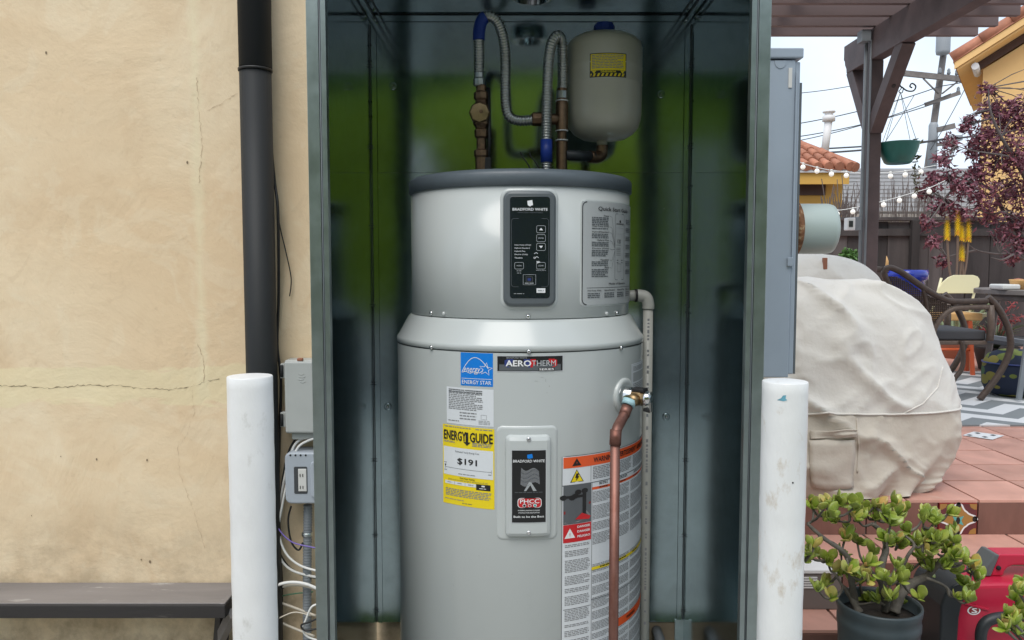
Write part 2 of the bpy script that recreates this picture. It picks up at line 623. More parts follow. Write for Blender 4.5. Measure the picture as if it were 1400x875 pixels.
def jade_material():
    st = [(0, (.13, .20, .022)), (.35, (.21, .30, .03)), (.62, (.32, .39, .055)), (.80, (.46, .47, .15)), (.95, (.48, .36, .08)), (1, (.50, .30, .10))]
    m = bpy.data.materials.new('jade_leaf')
    m.use_nodes = True
    nt = m.node_tree; n, l = nt.nodes, nt.links
    b = n['Principled BSDF']
    b.inputs['Roughness'].default_value = .3
    oi = n.new('ShaderNodeObjectInfo')
    cr = n.new('ShaderNodeValToRGB')
    el = cr.color_ramp.elements
    el[0].position, el[0].color = 0, (*st[0][1], 1)
    el[1].position, el[1].color = 1, (*st[-1][1], 1)
    for p, c in st[1:-1]:
        e = el.new(p); e.color = (*c, 1)
    l.new(oi.outputs['Random'], cr.inputs['Fac'])
    tc = n.new('ShaderNodeTexCoord')
    no = n.new('ShaderNodeTexNoise'); no.inputs['Scale'].default_value = 70
    l.new(tc.outputs['Object'], no.inputs['Vector'])
    sx = n.new('ShaderNodeSeparateXYZ'); l.new(tc.outputs['Object'], sx.inputs[0])
    mr = n.new('ShaderNodeMapRange'); mr.inputs['From Min'].default_value = .021; mr.inputs['From Max'].default_value = .033
    mr.inputs['To Max'].default_value = .5
    l.new(sx.outputs['X'], mr.inputs['Value'])
    mx = n.new('ShaderNodeMix'); mx.data_type = 'RGBA'
    l.new(mr.outputs['Result'], mx.inputs['Factor'])
    l.new(cr.outputs['Color'], mx.inputs['A'])
    mx.inputs['B'].default_value = (.36, .30, .10, 1)
    hs = n.new('ShaderNodeHueSaturation'); l.new(mx.outputs['Result'], hs.inputs['Color'])
    m2 = n.new('ShaderNodeMapRange'); m2.inputs['To Min'].default_value = .65; m2.inputs['To Max'].default_value = 1.35
    l.new(no.outputs['Fac'], m2.inputs['Value']); l.new(m2.outputs['Result'], hs.inputs['Value'])
    l.new(hs.outputs['Color'], b.inputs['Base Color'])
    MATS['jade_leaf'] = m


jade_material()
mat('jade_leaf_mixed', (.15, .23, .025), .3, col2=(.37, .42, .08), vscale=28)


def stucco_material(x_org):
    """trowelled cream stucco: broad mottling, tan worn areas, pale filler round the cracks (object space)"""
    m = bpy.data.materials.new('stucco'); m.use_nodes = True
    nt = m.node_tree; n, l = nt.nodes, nt.links
    b = n['Principled BSDF']
    b.inputs['Roughness'].default_value = .82
    b.inputs['Specular IOR Level'].default_value = .25
    tc = n.new('ShaderNodeTexCoord')
    sep = n.new('ShaderNodeSeparateXYZ'); l.new(tc.outputs['Object'], sep.inputs[0])

    def noi(scale, det=6, ro=.6, dist=0., st=None):
        t = n.new('ShaderNodeTexNoise')
        t.inputs['Scale'].default_value = scale; t.inputs['Detail'].default_value = det
        t.inputs['Roughness'].default_value = ro; t.inputs['Distortion'].default_value = dist
        if st:
            mp = n.new('ShaderNodeMapping'); mp.inputs['Scale'].default_value = st
            l.new(tc.outputs['Object'], mp.inputs['Vector']); l.new(mp.outputs['Vector'], t.inputs['Vector'])
        else:
            l.new(tc.outputs['Object'], t.inputs['Vector'])
        return t.outputs['Fac']

    def rng(v, a, c, d=0., e=1.):
        r = n.new('ShaderNodeMapRange'); r.inputs['From Min'].default_value = a; r.inputs['From Max'].default_value = c
        r.inputs['To Min'].default_value = d; r.inputs['To Max'].default_value = e
        l.new(v, r.inputs['Value']); return r.outputs['Result']

    def mth(op, a, c):
        q = n.new('ShaderNodeMath'); q.operation = op
        for i, x in enumerate((a, c)):
            if isinstance(x, (int, float)): q.inputs[i].default_value = x
            else: l.new(x, q.inputs[i])
        return q.outputs[0]

    def mix(f, a, c):
        q = n.new('ShaderNodeMix'); q.data_type = 'RGBA'
        l.new(f, q.inputs['Factor'])
        for k, x in (('A', a), ('B', c)):
            if isinstance(x, tuple): q.inputs[k].default_value = (*x, 1)
            else: l.new(x, q.inputs[k])
        return q.outputs['Result']
    c = mix(rng(noi(1.6, 4, .5, .6), .36, .66), (.75, .575, .375), (.82, .68, .48))
    c = mix(rng(noi(3.1, 7, .62, 1.1), .50, .68, 0, .60), c, (.68, .50, .315))
    c = mix(rng(noi(9, 8, .66, .8), .56, .74, 0, .45), c, (.82, .71, .52))
    c = mix(rng(noi(26, 6, .7), .62, .74, 0, .35), c, (.52, .39, .25))
    c = mix(rng(noi(4.6, 7, .6, 1.8), .545, .60, 0, .22), c, (.84, .73, .54))
    c = mix(rng(noi(6.3, 8, .65, 2.4), .60, .65, 0, .22), c, (.60, .45, .29))
    # filler smeared along the horizontal crack and the vertical joint
    zc = P(160, 527, 2.45).z
    dz = mth('ABSOLUTE', mth('SUBTRACT', sep.outputs['Z'], zc), 0.)
    hb = mth('SUBTRACT', mth('MULTIPLY', noi(4.2, 6, .6, .4, (1, 1, 3)), .16), mth('MULTIPLY', dz, 1.))
    c = mix(rng(hb, .022, .032, 0, .62), c, (.80, .70, .45))
    xv = P(272, 300, 2.45).x - x_org
    dx = mth('ABSOLUTE', mth('SUBTRACT', sep.outputs['X'], xv), 0.)
    vb = mth('SUBTRACT', mth('MULTIPLY', noi(4.0, 8, .7, 1.0), .085), dx)
    vb = mth('MULTIPLY', rng(vb, .016, .036, 0, .5), rng(sep.outputs['Z'], zc - .1, zc, 0, 1))
    c = mix(vb, c, (.82, .73, .50))
    # patchy brown, stronger towards the base
    lo = mth('MULTIPLY', rng(sep.outputs['Z'], .78, .25, 0, 1), rng(noi(7, 8, .7), .40, .62, .1, .8))
    c = mix(lo, c, (.30, .225, .14))
    l.new(c, b.inputs['Base Color'])
    h = mth('ADD', mth('MULTIPLY', noi(2.6, 9, .58, .5), 1.0), mth('MULTIPLY', noi(90, 6, .7), .06))
    h = mth('ADD', h, mth('MULTIPLY', noi(15, 6, .6, .8), .12))
    bp = n.new('ShaderNodeBump'); bp.inputs['Strength'].default_value = .62; bp.inputs['Distance'].default_value = .018
    l.new(h, bp.inputs['Height']); l.new(bp.outputs['Normal'], b.inputs['Normal'])
    MATS['stucco'] = m


# ------------------------------------------------------------------ the setting
g = MB()
g.grid(lambda u, v: V((-150 + 300 * u, -150 + 300 * v, 0)), 30, 30, smooth=False)
g.build('ground', 'concrete', kind='structure')

ZP, YS, RIS = .45, (3.36, 3.06, 2.78), .15     # patio level, nosing distances, riser height
XS0, XS1 = .86, 9.0

# patio slab with tiles laid on it; steps below
patio = MB().box(XS0, XS1, YS[0] + .012, 11.2, .002, ZP - .012).build('patio', 'grout', kind='structure')
T = .305
tile_me = MB().box(-T / 2 + .006, T / 2 - .006, -T / 2 + .005, T / 2 - .005, 0, .011).mesh('tile', 'terracotta')
for j in range(9):
    for i in range(12):
        x = XS0 + .21 + T / 2 + i * T
        y = YS[0] + T / 2 + j * T - (.004 if j == 0 else 0)
        o = inst('tile', tile_me, (x, y, ZP - .012 + random.uniform(-.0012, .0012)), patio,
                 (random.uniform(-.004, .004), random.uniform(-.004, .004), random.uniform(-.006, .006)))
        if j == 0: o.scale.z = 1.0
far_floor = MB().box(XS0 + .21, XS1, YS[0] + 9 * T, 11.2, ZP - .012, ZP - .001).build('tiled_floor', 'terracotta', patio)

steps = MB()
steps.box(XS0, XS1, YS[1] + .012, YS[0] + .012, .002, ZP - RIS - .012)
steps.box(XS0, XS1, YS[2] + .012, YS[1] + .012, .002, ZP - 2 * RIS - .012)
steps = steps.build('patio_steps', 'grout', kind='structure')
for k, (y0, y1) in enumerate(((YS[1], YS[0]), (YS[2], YS[1]))):
    z = ZP - RIS * (k + 1)
    me_t = MB().box(-T / 2 + .006, T / 2 - .006, 0, y1 - y0 - .002, -.012, 0).mesh('tread_tile', 'terracotta')
    for i in range(10):
        inst('tread_tile', me_t, (XS0 + .33 + T / 2 + (i - 1) * T, y0, z + random.uniform(-.001, .001)), steps, (0, 0, random.uniform(-.004, .004)))
DX0, DX1 = P(1282, 700, YS[0]).x, P(1336, 700, YS[0]).x          # decorated tile in the top riser
for k in range(3):
    y = YS[k]
    z1 = ZP - RIS * k - .014
    z0 = ZP - RIS * (k + 1) + (.001 if k < 2 else .003)
    cuts = [DX0, DX1] if k == 0 else []
    xs = [XS0 + .12 + i * T for i in range(10)]
    segs = []
    for a, b_ in zip(xs, xs[1:]):
        segs.append((a, b_))
    if k == 0:
        segs = [(DX0 - 2 * T, DX0 - T), (DX0 - T, DX0)] + [(DX1 + i * T, DX1 + (i + 1) * T) for i in range(8)]
        segs = [(max(a, XS0 + .01), b_) for a, b_ in segs if b_ > XS0 + .05]
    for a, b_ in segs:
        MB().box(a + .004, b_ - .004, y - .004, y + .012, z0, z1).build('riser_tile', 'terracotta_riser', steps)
dt = MB().box(DX0 + .004, DX1 - .004, y * 0 + YS[0] - .005, YS[0] + .012, ZP - RIS + .001, ZP - .014).build('decorated_tile', 'ink_darkred', steps)
L = Label(lambda s, z, o: V((s, YS[0] - .005 - o, z)), DX0 + .006, DX1 - .006, ZP - .016, ZP - RIS + .003, step=1)
star = []
for k in range(32):
    a = 2 * math.pi * k / 32
    rr = .40 + .10 * math.cos(4 * a) + .03 * math.cos(8 * a)
    star.append((.5 + rr * math.cos(a), .5 + rr * math.sin(a)))
mat('tile_ochre', (.36, .19, .05), .3); mat('tile_maroon', (.13, .03, .035), .3)
L.rect(0, 0, 1, 1, 'tile_maroon', 0)
for cu, cv in ((0, 0), (1, 0), (0, 1), (1, 1)):
    L.poly([(max(0, min(1, cu + .2 * math.cos(2 * math.pi * k / 10))), max(0, min(1, cv + .2 * math.sin(2 * math.pi * k / 10)))) for k in range(10)], 'tile_ochre', 1)
L.poly(star, 'tile_ochre', 2)
L.line(star, .007, 'ink_white', 3, True)
for cu, cv in ((.5, .04), (.5, .96), (.04, .5), (.96, .5)):
    L.poly([(cu + .07 * math.cos(2 * math.pi * k / 10), cv + .1 * math.sin(2 * math.pi * k / 10)) for k in range(10)], 'ink_black', 3)
L.poly([(.5 + (.22 if k % 2 == 0 else .09) * math.cos(math.pi * k / 4 + .78), .55 + (.22 if k % 2 == 0 else .09) * math.sin(math.pi * k / 4 + .78)) for k in range(8)], 'ink_teal', 4)
L.poly([(.5 + .06 * math.cos(math.pi * k / 4), .55 + .12 * math.sin(math.pi * k / 4)) for k in range(8)], 'ink_black', 5)
L.build('tile_glaze', dt)

# ------------------------------------------------------------------ house wall, left
YW = 2.45
XC = .70
stucco_material((-6 + XC) / 2)
wall = MB()
wall.box(-6, XC, YW, YW + .25, 0, 4.2)
wall.box(XC - .25, XC, YW + .25, 3.3, 0, 4.2)
wall_t = wall.build('house_wall', 'stucco', label='cream trowelled stucco house wall with hairline cracks behind the metal cabinet', cat='wall')


mat('crack_line', (.24, .18, .115), .9)
mat('crack_faint', (.54, .41, .27), .9)


def crack(pts, w, name='crack', m_=None):
    mb = MB()
    q = []
    for a, b_ in zip(pts, pts[1:]):
        n_ = max(2, int(math.dist(a, b_) / 3))
        for k in range(n_):
            t = k / n_
            q.append((a[0] + (b_[0] - a[0]) * t + random.gauss(0, .7), a[1] + (b_[1] - a[1]) * t + random.gauss(0, .7)))
    q.append(pts[-1])
    ws = [max(.15, random.gauss(1, .7)) * w for _ in q]
    vs_ = []
    for (x, y), ww in zip(q, ws):
        p = P(x, y, YW - .0012)
        horiz = abs(pts[-1][0] - pts[0][0]) > abs(pts[-1][1] - pts[0][1])
        d = V((0, 0, ww)) if horiz else V((ww, 0, 0))
        vs_ += [p + d, p - d]
    mb.add(vs_, [(2 * i, 2 * i + 1, 2 * i + 3, 2 * i + 2) for i in range(len(q) - 1)])
    return mb.build(name, m_ or 'crack_line', wall_t)


crack([(-420, 534), (-330, 528), (-240, 531), (-150, 524), (-70, 529), (0, 527), (35, 528), (70, 531), (105, 527), (160, 527), (195, 531), (240, 532), (268, 527), (280, 522), (300, 518)], .0006)
crack([(262, 532), (265, 565), (255, 595), (243, 612), (246, 650), (262, 690), (272, 725), (280, 750)], .0003, m_='crack_faint')
crack([(279, 522), (278, 490), (270, 470)], .0006, m_='crack_faint')
crack([(268, 105), (273, 160), (277, 200), (272, 250)], .0006, m_='crack_faint')
crack([(283, 152), (300, 142), (325, 128)], .0004, m_='crack_faint')
hl = MB()
for px, py, r_ in ((83, 624, .0014), (132, 628, .0026), (201, 629, .0026), (43, 705, .0014), (205, 768, .0035), (193, 765, .002), (63, 72, .003), (256, 222, .003)):
    p = P(px, py, YW - .0014)
    hl.add([p + V((r_ * math.cos(a), 0, r_ * 1.5 * math.sin(a))) for a in [k * math.pi / 3.5 for k in range(7)]], [list(range(7))])
hl.build('nail_hole', 'crack_line', wall_t, kind='stuff')

# plank ledge along the wall
zt = P(150, 797, YW).z
ypf = 2.285
led = thing('wall_ledge', 'weathered dark plank ledge running along the stucco wall', 'ledge', (P(150, 830, ypf).x, YW, zt - .05))
xe = P(318, 810, 2.35).x
lb = MB().box(-4, xe, ypf, YW - .004, zt - .04, zt)
o = lb.build('plank', 'wood_dark', led, bevel=.003)
MB().box(-4, xe - .002, ypf + .006, YW - .006, zt - .001, zt + .004).build('plank_top', 'wood_top', led, bevel=.002)
MB().bar(P(305, 840, 2.40), P(300, 900, 2.42), .035, .03).build('brace', 'wood_dark', led)
MB().bar(P(318, 838, 2.32), P(296, 884, 2.43), .022, .03).build('brace', 'wood_top', led)

# downpipe
dp = thing('downpipe', 'dark grey round downpipe running down the stucco wall', 'pipe', P(360, 700, YW) * 1)
yp = 2.385
x_t, x_b = P(347, 0, yp).x, P(358, 510, yp).x
zj = P(347, 96, yp).z
rp = .0455


def px_x(z):
    z0_, z1_ = P(347, 0, yp).z, P(358, 510, yp).z
    return x_t + (x_b - x_t) * (z - z0_) / (z1_ - z0_) * .25


xm = (x_t + x_b) / 2
MB().tube([(xm + .001, yp, zj), (xm, yp, 4.0)], rp + .0015, 28).build('upper_pipe', 'pipe_dark', dp)
MB().tube([(xm, yp, .02), (xm, yp, zj - .002)], rp, 28).build('lower_pipe', 'pipe_dark', dp)
MB().lathe([(rp + .003, -.004), (rp + .0036, 0), (rp + .003, .003)], (xm, yp, zj), seg=28).build('joint_ring', 'black_rubber', dp)

# black cable hanging beside the downpipe
cb = MB()
cb.tube(cat_path([P(369, -40, 2.42), P(369, 60, 2.42), P(370, 180, 2.41), P(375, 245, 2.42), P(380, 290, 2.40), P(381, 400, 2.42), P(379, 470, 2.43),
                  P(384, 520, 2.42), P(382, 600, 2.43), P(380, 700, 2.43), P(385, 800, 2.43), P(383, 900, 2.43)], 10), .0045, 8)
cb.build('black_cable', 'black_rubber', label='thick black cable running down beside the dark downpipe', cat='cable')
cb = MB()
cb.tube(cat_path([P(374, 235, 2.44), P(381, 300, 2.435), P(391, 345, 2.43), P(398, 380, 2.435), P(396, 405, 2.44)], 10), .0018, 6)
cb.build('black_cable', 'black_rubber', label='thin black wire curling off the wall right of the downpipe', cat='cable')

# telecom box
tb = thing('utility_box', 'pale grey plastic wall box with hinges above the outlet', 'utility box', P(415, 597, YW))
yb = 2.37
p0, p1 = P(389, 594, yb), P(470, 493, yb)
o = MB().box(p0.x, p1.x, yb + .012, YW - .002, p0.z, p1.z).build('box_body', 'box_grey', tb, bevel=.006, bseg=3)
MB().box(p0.x + .002, p1.x, yb, yb + .011, p0.z + .004, p1.z - .003).build('lid', 'box_grey', tb, bevel=.006, bseg=3)
for py in (508, 575):
    a = P(387, py, yb)
    h = MB().box(a.x - .012, a.x + .004, yb + .012, yb + .04, a.z - .022, a.z + .022)
    h = h.build('hinge', 'box_grey', tb, bevel=.002)
    MB().tube([(a.x - .006, yb + .008, a.z - .018), (a.x - .006, yb + .008, a.z + .018)], .004, 10).build('hinge_pin', 'dark_gap', h)
a = P(410, 600, yb)
MB().box(a.x - .03, a.x + .05, yb + .02, YW - .01, p0.z - .02, p0.z).build('cable_port', 'box_grey', tb, bevel=.003)
a = P(409, 493, yb)
MB().box(a.x - .008, a.x + .008, yb + .004, yb + .02, p1.z - .002, p1.z + .006).build('latch', 'clay_pot', tb, bevel=.002)
em = MB()
for k, (dx_, w_) in enumerate(((0, .016), (.003, .02), (-.002, .018), (.004, .016))):
    c_ = P(412, 511 + 3.6 * k, yb)
    em.tube(cat_path([(c_.x - w_ / 2 + dx_, yb - .0003, c_.z), (c_.x + dx_, yb - .0003, c_.z - .003), (c_.x + w_ / 2 + dx_, yb - .0003, c_.z)], 4), .0011, 6)
em.build('raised_emblem', 'box_grey', tb, kind='stuff')

# weatherproof outlet
ob = thing('outdoor_outlet', 'grey weatherproof outlet cover with a clear window on the wall', 'outlet', P(412, 690, YW))
yo = 2.36
p0, p1 = P(390, 689, yo), P(447, 619, yo)


def fo(u, v, k):
    return V((u, yo + (.0 if k == 0 else YW - .003 - yo), v))


MB().prism(rrect(p0.x, p0.z, p1.x, p1.z, .018), fo).build('cover', 'outlet_grey', ob, bevel=.006, bseg=3)
w0, w1 = P(402.5, 675, yo), P(420, 638, yo)
MB().prism(rrect(w0.x, w0.z, w1.x, w1.z, .004), lambda u, v, k: V((u, yo - .001 + .001 * k, v))).build('window', 'clear_dark', ob)
rc = MB().box(w0.x + .013, w1.x - .002, yo - .004, yo - .0012, w0.z + .008, w1.z - .006).build('receptacle', 'outlet_white', ob, bevel=.002)
for dz in (.016, .052):
    for dx_ in (.018, .026):
        MB().box(w0.x + dx_, w0.x + dx_ + .0022, yo - .0052, yo - .0042, w0.z + dz, w0.z + dz + .009).build('slot', 'dark_gap', rc)
for k in range(4):
    a = P(397 + k * 7, 622.5, yo)
    MB().lathe([(.003, 0), (.003, .002)], (a.x, yo + .001, a.z), (0, -1, 0), 10).build('vent_hole', 'dark_gap', ob)
a = P(425, 655, yo)
MB().prism(rrect(a.x, p0.z + .02, a.x + .035, p1.z - .025, .012), lambda u, v, k: V((u, yo - .006 + .006 * k, v))).build('side_hinge_cover', 'outlet_grey', ob, bevel=.003)

# conduit below
pts = resample([P(421, 690, 2.41), P(420, 780, 2.41), P(420, 900, 2.41)], .0022)
MB().tube(pts, [.0125 + .0012 * (k % 4 in (1, 2)) for k in range(len(pts))], 16).build(
    'flexible_conduit', 'conduit_grey', label='ribbed grey conduit dropping from the outlet cover', cat='conduit')
a = P(420, 730, 2.41)
MB().lathe([(.015, -.006), (.0165, -.004), (.0165, .004), (.015, .006)], a, seg=18).build('conduit_strap', 'galv_edge',
                                                                                          label='small galvanised strap clamped round the ribbed conduit', cat='clamp')

cables = [
    ('cable_white', 'white cable looping from the wall box behind the cabinet, outermost of the loop', [(432, 593), (416, 598), (402, 610), (392, 640), (384, 680), (377, 720), (382, 760), (400, 780), (436, 790)], .004, 2.40),
    ('cable_white', 'white cable bowing beside the outlet, inner one of the pair', [(436, 598), (420, 603), (406, 614), (396, 645), (386, 690), (381, 725), (390, 755), (410, 773), (440, 782)], .0036, 2.385),
    ('black_rubber', 'black cable following the white loop left of the conduit', [(404, 600), (394, 620), (386, 660), (380, 715), (379, 745), (392, 772), (412, 785), (440, 792)], .0035, 2.41),
    ('cable_purple', 'thin purple wire crossing the ribbed conduit', [(380, 722), (390, 734), (404, 743), (436, 750)], .0022, 2.375),
    ('black_rubber', 'short black loop of cable below the outlet', [(398, 692), (394, 712), (398, 740), (408, 752), (414, 742)], .003, 2.40),
    ('cable_white', 'pair of white cables arching low out from behind the bollard', [(370, 806), (382, 799), (400, 796), (420, 799), (440, 808)], .0048, 2.37),
    ('cable_beige', 'beige cable sagging beside the low white arch', [(372, 812), (388, 802), (410, 800), (436, 806)], .004, 2.385),
    ('cable_green', 'thin green ground wire at the foot of the conduit', [(380, 816), (400, 812), (428, 809)], .0025, 2.41),
    ('cable_beige', 'straight beige cable slanting to the conduit foot, upper one', [(372, 820), (395, 828), (432, 842)], .004, 2.40),
    ('cable_beige', 'straight beige cable slanting to the conduit foot, lower one', [(372, 845), (395, 856), (430, 870)], .004, 2.40),
    ('cable_beige', 'thin beige wire drooping from bollard to conduit foot', [(370, 852), (388, 842), (405, 837), (425, 842)], .002, 2.37),
    ('cable_white', 'white wire coil curling up at the cabinet\'s lower left edge', [(438, 825), (426, 830), (418, 848), (414, 860), (420, 870), (436, 876)], .0032, 2.36),
    ('black_rubber', 'black wire coil tangled with the white coil', [(436, 845), (424, 850), (412, 855), (418, 862), (440, 858)], .003, 2.35),
]
for m_, lab, pts, r_, yy in cables:
    MB().tube(cat_path([P(x, y, yy) for x, y in pts], 8), r_, 8).build('cable', m_, label=lab, cat='cable')
for (px, py), lab in (((379, 719), 'small black cable tie round the white loop'), ((386, 801), 'small black cable tie round the low white arch')):
    a = P(px, py, 2.39)
    MB().lathe([(.009, -.003), (.0105, -.002), (.0105, .002), (.009, .003)], a, (.3, 0, 1) if py < 750 else (1, 0, .3), 12).build('cable_tie', 'black_rubber', label=lab, cat='cable tie')

# ------------------------------------------------------------------ bollards
for px0, px1, pyt, yy, m_, lab in ((311, 372, 514, 1.46, 'white_paint', 'white painted pipe bollard standing left of the cabinet'),
                                  (1043, 1104, 521, 1.46, 'white_paint_worn', 'white painted pipe bollard with stained top right of the cabinet')):
    a, b_ = P(px0, pyt, yy), P(px1, pyt, yy)
    cx = (a.x + b_.x) / 2
    r_ = (b_.x - a.x) / 2 * .995
    t = thing('bollard', lab, 'bollard', (cx, yy, 0), 'white pipe bollards flanking the cabinet')
    mb = MB()
    nz = 60
    prof = [(r_ + .002, 0)] + [(r_ + .0005 * math.sin(k * 1.7) * random.random(), a.z * k / nz) for k in range(1, nz)] + [(r_, a.z - .0015), (r_ - .001, a.z)]
    mb.lathe(prof, (cx, yy, 0), seg=48, capt=False)
    mb.build('post', m_, t, sharp=35)
    MB().lathe([(r_ - .001, 0), (r_ * .6, .0015), (.001, .002)], (cx, yy, a.z), seg=48, capb=False).build('cap', m_, t, sharp=35)
    if m_.endswith('worn'):
        q = P(1070, 544, yy - r_ * .96)
        mb = MB()
        pr = [(-.008, -.005), (-.002, -.001), (.001, .004), (.006, .005), (.005, -.001), (.008, -.004), (.002, -.006)]
        mb.add([V((q.x + u, yy - math.sqrt(r_ * r_ - (q.x + u - cx) ** 2) - .0006, q.z + v)) for u, v in pr], [list(range(7))])
        mb.build('paint_chip', 'blue_chip', t)
        q = P(1084, 660, yy - r_)
        MB().lathe([(.0017, 0), (.001, .001)], (q.x, yy - math.sqrt(r_ * r_ - (q.x - cx) ** 2) - .0003, q.z), (0, -1, 0), 8).build('speck', 'dark_gap', t)

# ------------------------------------------------------------------ galvanised cabinet
CX0, CX1, CY0, CY1, CZ = -.421, .531, 1.70, 2.43, 2.185
ZB = P(905, 850, CY1).z
ZM = P(520, 242, CY1).z
cab = thing('metal_cabinet', 'open galvanised sheet metal cabinet enclosing the grey water heater', 'cabinet', ((CX0 + CX1) / 2, (CY0 + CY1) / 2, 0))
th = .002


def wavy(name, o0, du, dv, nrm, seed, amp=.0030, nu=24, nv=40, m_='galv'):
    o0, du, dv, nrm = V(o0), V(du), V(dv), V(nrm)

    def fn(u, v):
        p = o0 + du * u + dv * v
        q = V((u * du.length * 2.1 + seed, v * dv.length * 1.6, seed * .7))
        e = min(1, 5 * u, 5 * (1 - u), 5 * v, 5 * (1 - v)); e = e * e * (3 - 2 * e)
        return p + nrm * amp * noise.noise(q) * e
    mb = MB().grid(fn, nu, nv)
    return mb.build(name, m_, cab, solid=.0012, rim=False)


wavy('upper_back_panel', (CX0, CY1, ZM), (CX1 - CX0, 0, 0), (0, 0, CZ - ZM), (0, 1, 0), 1.3)
wavy('lower_back_panel', (CX0, CY1 - .0016, ZB), (CX1 - CX0, 0, 0), (0, 0, ZM + .012 - ZB), (0, 1, 0), 4.1)
wavy('left_side_panel', (CX0, CY0, .02), (0, CY1 - CY0, 0), (0, 0, CZ - .02), (1, 0, 0), 7.7)
wavy('right_side_panel', (CX1, CY0, .02), (0, CY1 - CY0, 0), (0, 0, CZ - .02), (1, 0, 0), 9.2)
wavy('top_panel', (CX0, CY0, CZ), (CX1 - CX0, 0, 0), (0, CY1 - CY0, 0), (0, 0, 1), 3.2, nu=24, nv=20)
MB().box(CX0 - .03, CX1 + .03, CY0 - .02, CY1 + .01, CZ + .03, CZ + .036).build('roof', 'galv_front', cab)
MB().box(CX0, CX1, CY0 + .02, CY1 - .01, .05, .056).build('floor_pan', 'galv', cab)

# folded front flanges: flat face, groove, return lip
for sg, xo in ((1, CX0), (-1, CX1)):
    fl = MB()
    w = [(0, CY0 + .03), (0, CY0), (.024, CY0), (.0245, CY0 + .004), (.029, CY0 + .004), (.030, CY0 - .001), (.0395, CY0 - .001), (.0405, CY0 + .014), (.036, CY0 + .014)]
    pts = [(xo + sg * (a - .004), y) for a, y in w]
    z0, z1 = .02, CZ + .03
    vs_ = [V((x, y, z)) for x, y in pts for z in (z0, z1)]
    fl.add(vs_, [(2 * i, 2 * i + 2, 2 * i + 3, 2 * i + 1) for i in range(len(pts) - 1)])
    f_o = fl.build('front_flange', 'galv_front', cab, solid=.0012, bevel=.0006)
    gx = xo + sg * .0230
    MB().tube([(gx, CY0 + .001, z0), (gx, CY0 + .001, z1)], .0016, 6).build('flange_groove', 'panel_steel_dark', f_o)

# corner seams with clips
for sg, xo in ((1, CX0), (-1, CX1)):
    sm = MB()
    sm.box(*sorted((xo + sg * .002, xo + sg * .0036)), CY1 - .0070, CY1 - .0055, ZB, CZ - .03)
    sm = sm.build('corner_seam', 'panel_steel_dark', cab)
    MB().box(*sorted((xo + sg * .0065, xo + sg * .020)), CY1 - .0070, CY1 - .0055, ZB, CZ - .05).build('corner_flange', 'galv', cab)
    for k in range(8):
        z = ZB + .04 + k * .236
        if z < CZ - .1:
            MB().box(*sorted((xo + sg * .001, xo + sg * .010)), CY1 - .009, CY1 - .006, z - .0045, z - .003).build('clip', 'panel_steel_dark', cab)
            MB().box(*sorted((xo + sg * .001, xo + sg * .010)), CY1 - .009, CY1 - .006, z + .003, z + .0045).build('clip', 'panel_steel_dark', cab)
    # top folds
    MB().bar((xo + sg * .012, CY0 + .02, CZ - .004), (xo + sg * .012, CY1 - .005, CZ - .004), .003, .004).build('top_fold', 'panel_steel_dark', cab)
    MB().bar((xo + sg * .03, CY0 + .02, CZ - .003), (xo + sg * .03, CY1 - .005, CZ - .003), .003, .003).build('top_fold', 'panel_steel_dark', cab)
    MB().bar((xo + sg * .008, CY1 - .012, CZ - .008), (xo + sg * .02, CY1 - .014, CZ - .022), .008, .003).build('corner_tab', 'chrome', cab)
MB().box(CX0 + .01, CX1 - .01, CY1 - .0048, CY1 - .003, CZ - .0028, CZ - .0015).build('top_seam', 'dark_gap', cab)
MB().box(CX0 + .012, CX1 - .012, CY1 - .0065, CY1 - .0045, CZ - .022, CZ - .006).build('top_flange', 'galv', cab)
MB().box(CX0 + .01, CX1 - .01, CY1 - .0036, CY1 - .0026, ZM + .0118, ZM + .0126).build('panel_seam', 'panel_steel_dark', cab)
for px, py in ((537, 117.5), (904, 128.7), (911, 570), (530, 556)):
    p = P(px, py, CY1 - .006)
    w_ = MB().lathe([(.011, 0), (.011, .0015), (.009, .002)], (p.x, CY1 - .004, p.z), (0, -1, 0), 20).build('washer', 'galv', cab)
    MB().lathe([(.0048, 0), (.0048, .004), (.003, .006)], (p.x, CY1 - .006, p.z), (0, -1, 0), 6, smooth=False).build('screw', 'chrome', w_)
for px, py in ((508, 62), (508, 83), (508, 139), (508, 159), (491, 62), (491, 83), (518, 256), (505, 278), (908, 285), (930, 100)):
    p = P(px, py, CY1 - .006)
    MB().lathe([(.0030, 0), (.0024, .002)], (p.x, CY1 - .004, p.z), (0, -1, 0), 10).build('rivet', 'dark_gap' if px < 512 else 'chrome', cab)
for k in range(7):
    p = P(947 - k * 1.0, 80 + k * 58, CY1 - .03)
    MB().lathe([(.0026, 0), (.002, .002)], (CX1 - .002, CY1 - .03, p.z), (-1, 0, 0), 8).build('rivet', 'dark_gap', cab)
# round vent collar in the ceiling
p = P(727, 3, 2.22)
MB().lathe([(.060, .03), (.058, .0), (.050, -.006), (.044, -.004), (.044, .03)], (p.x, 2.22, CZ - .02), seg=40).build('vent_collar', 'chrome', cab)
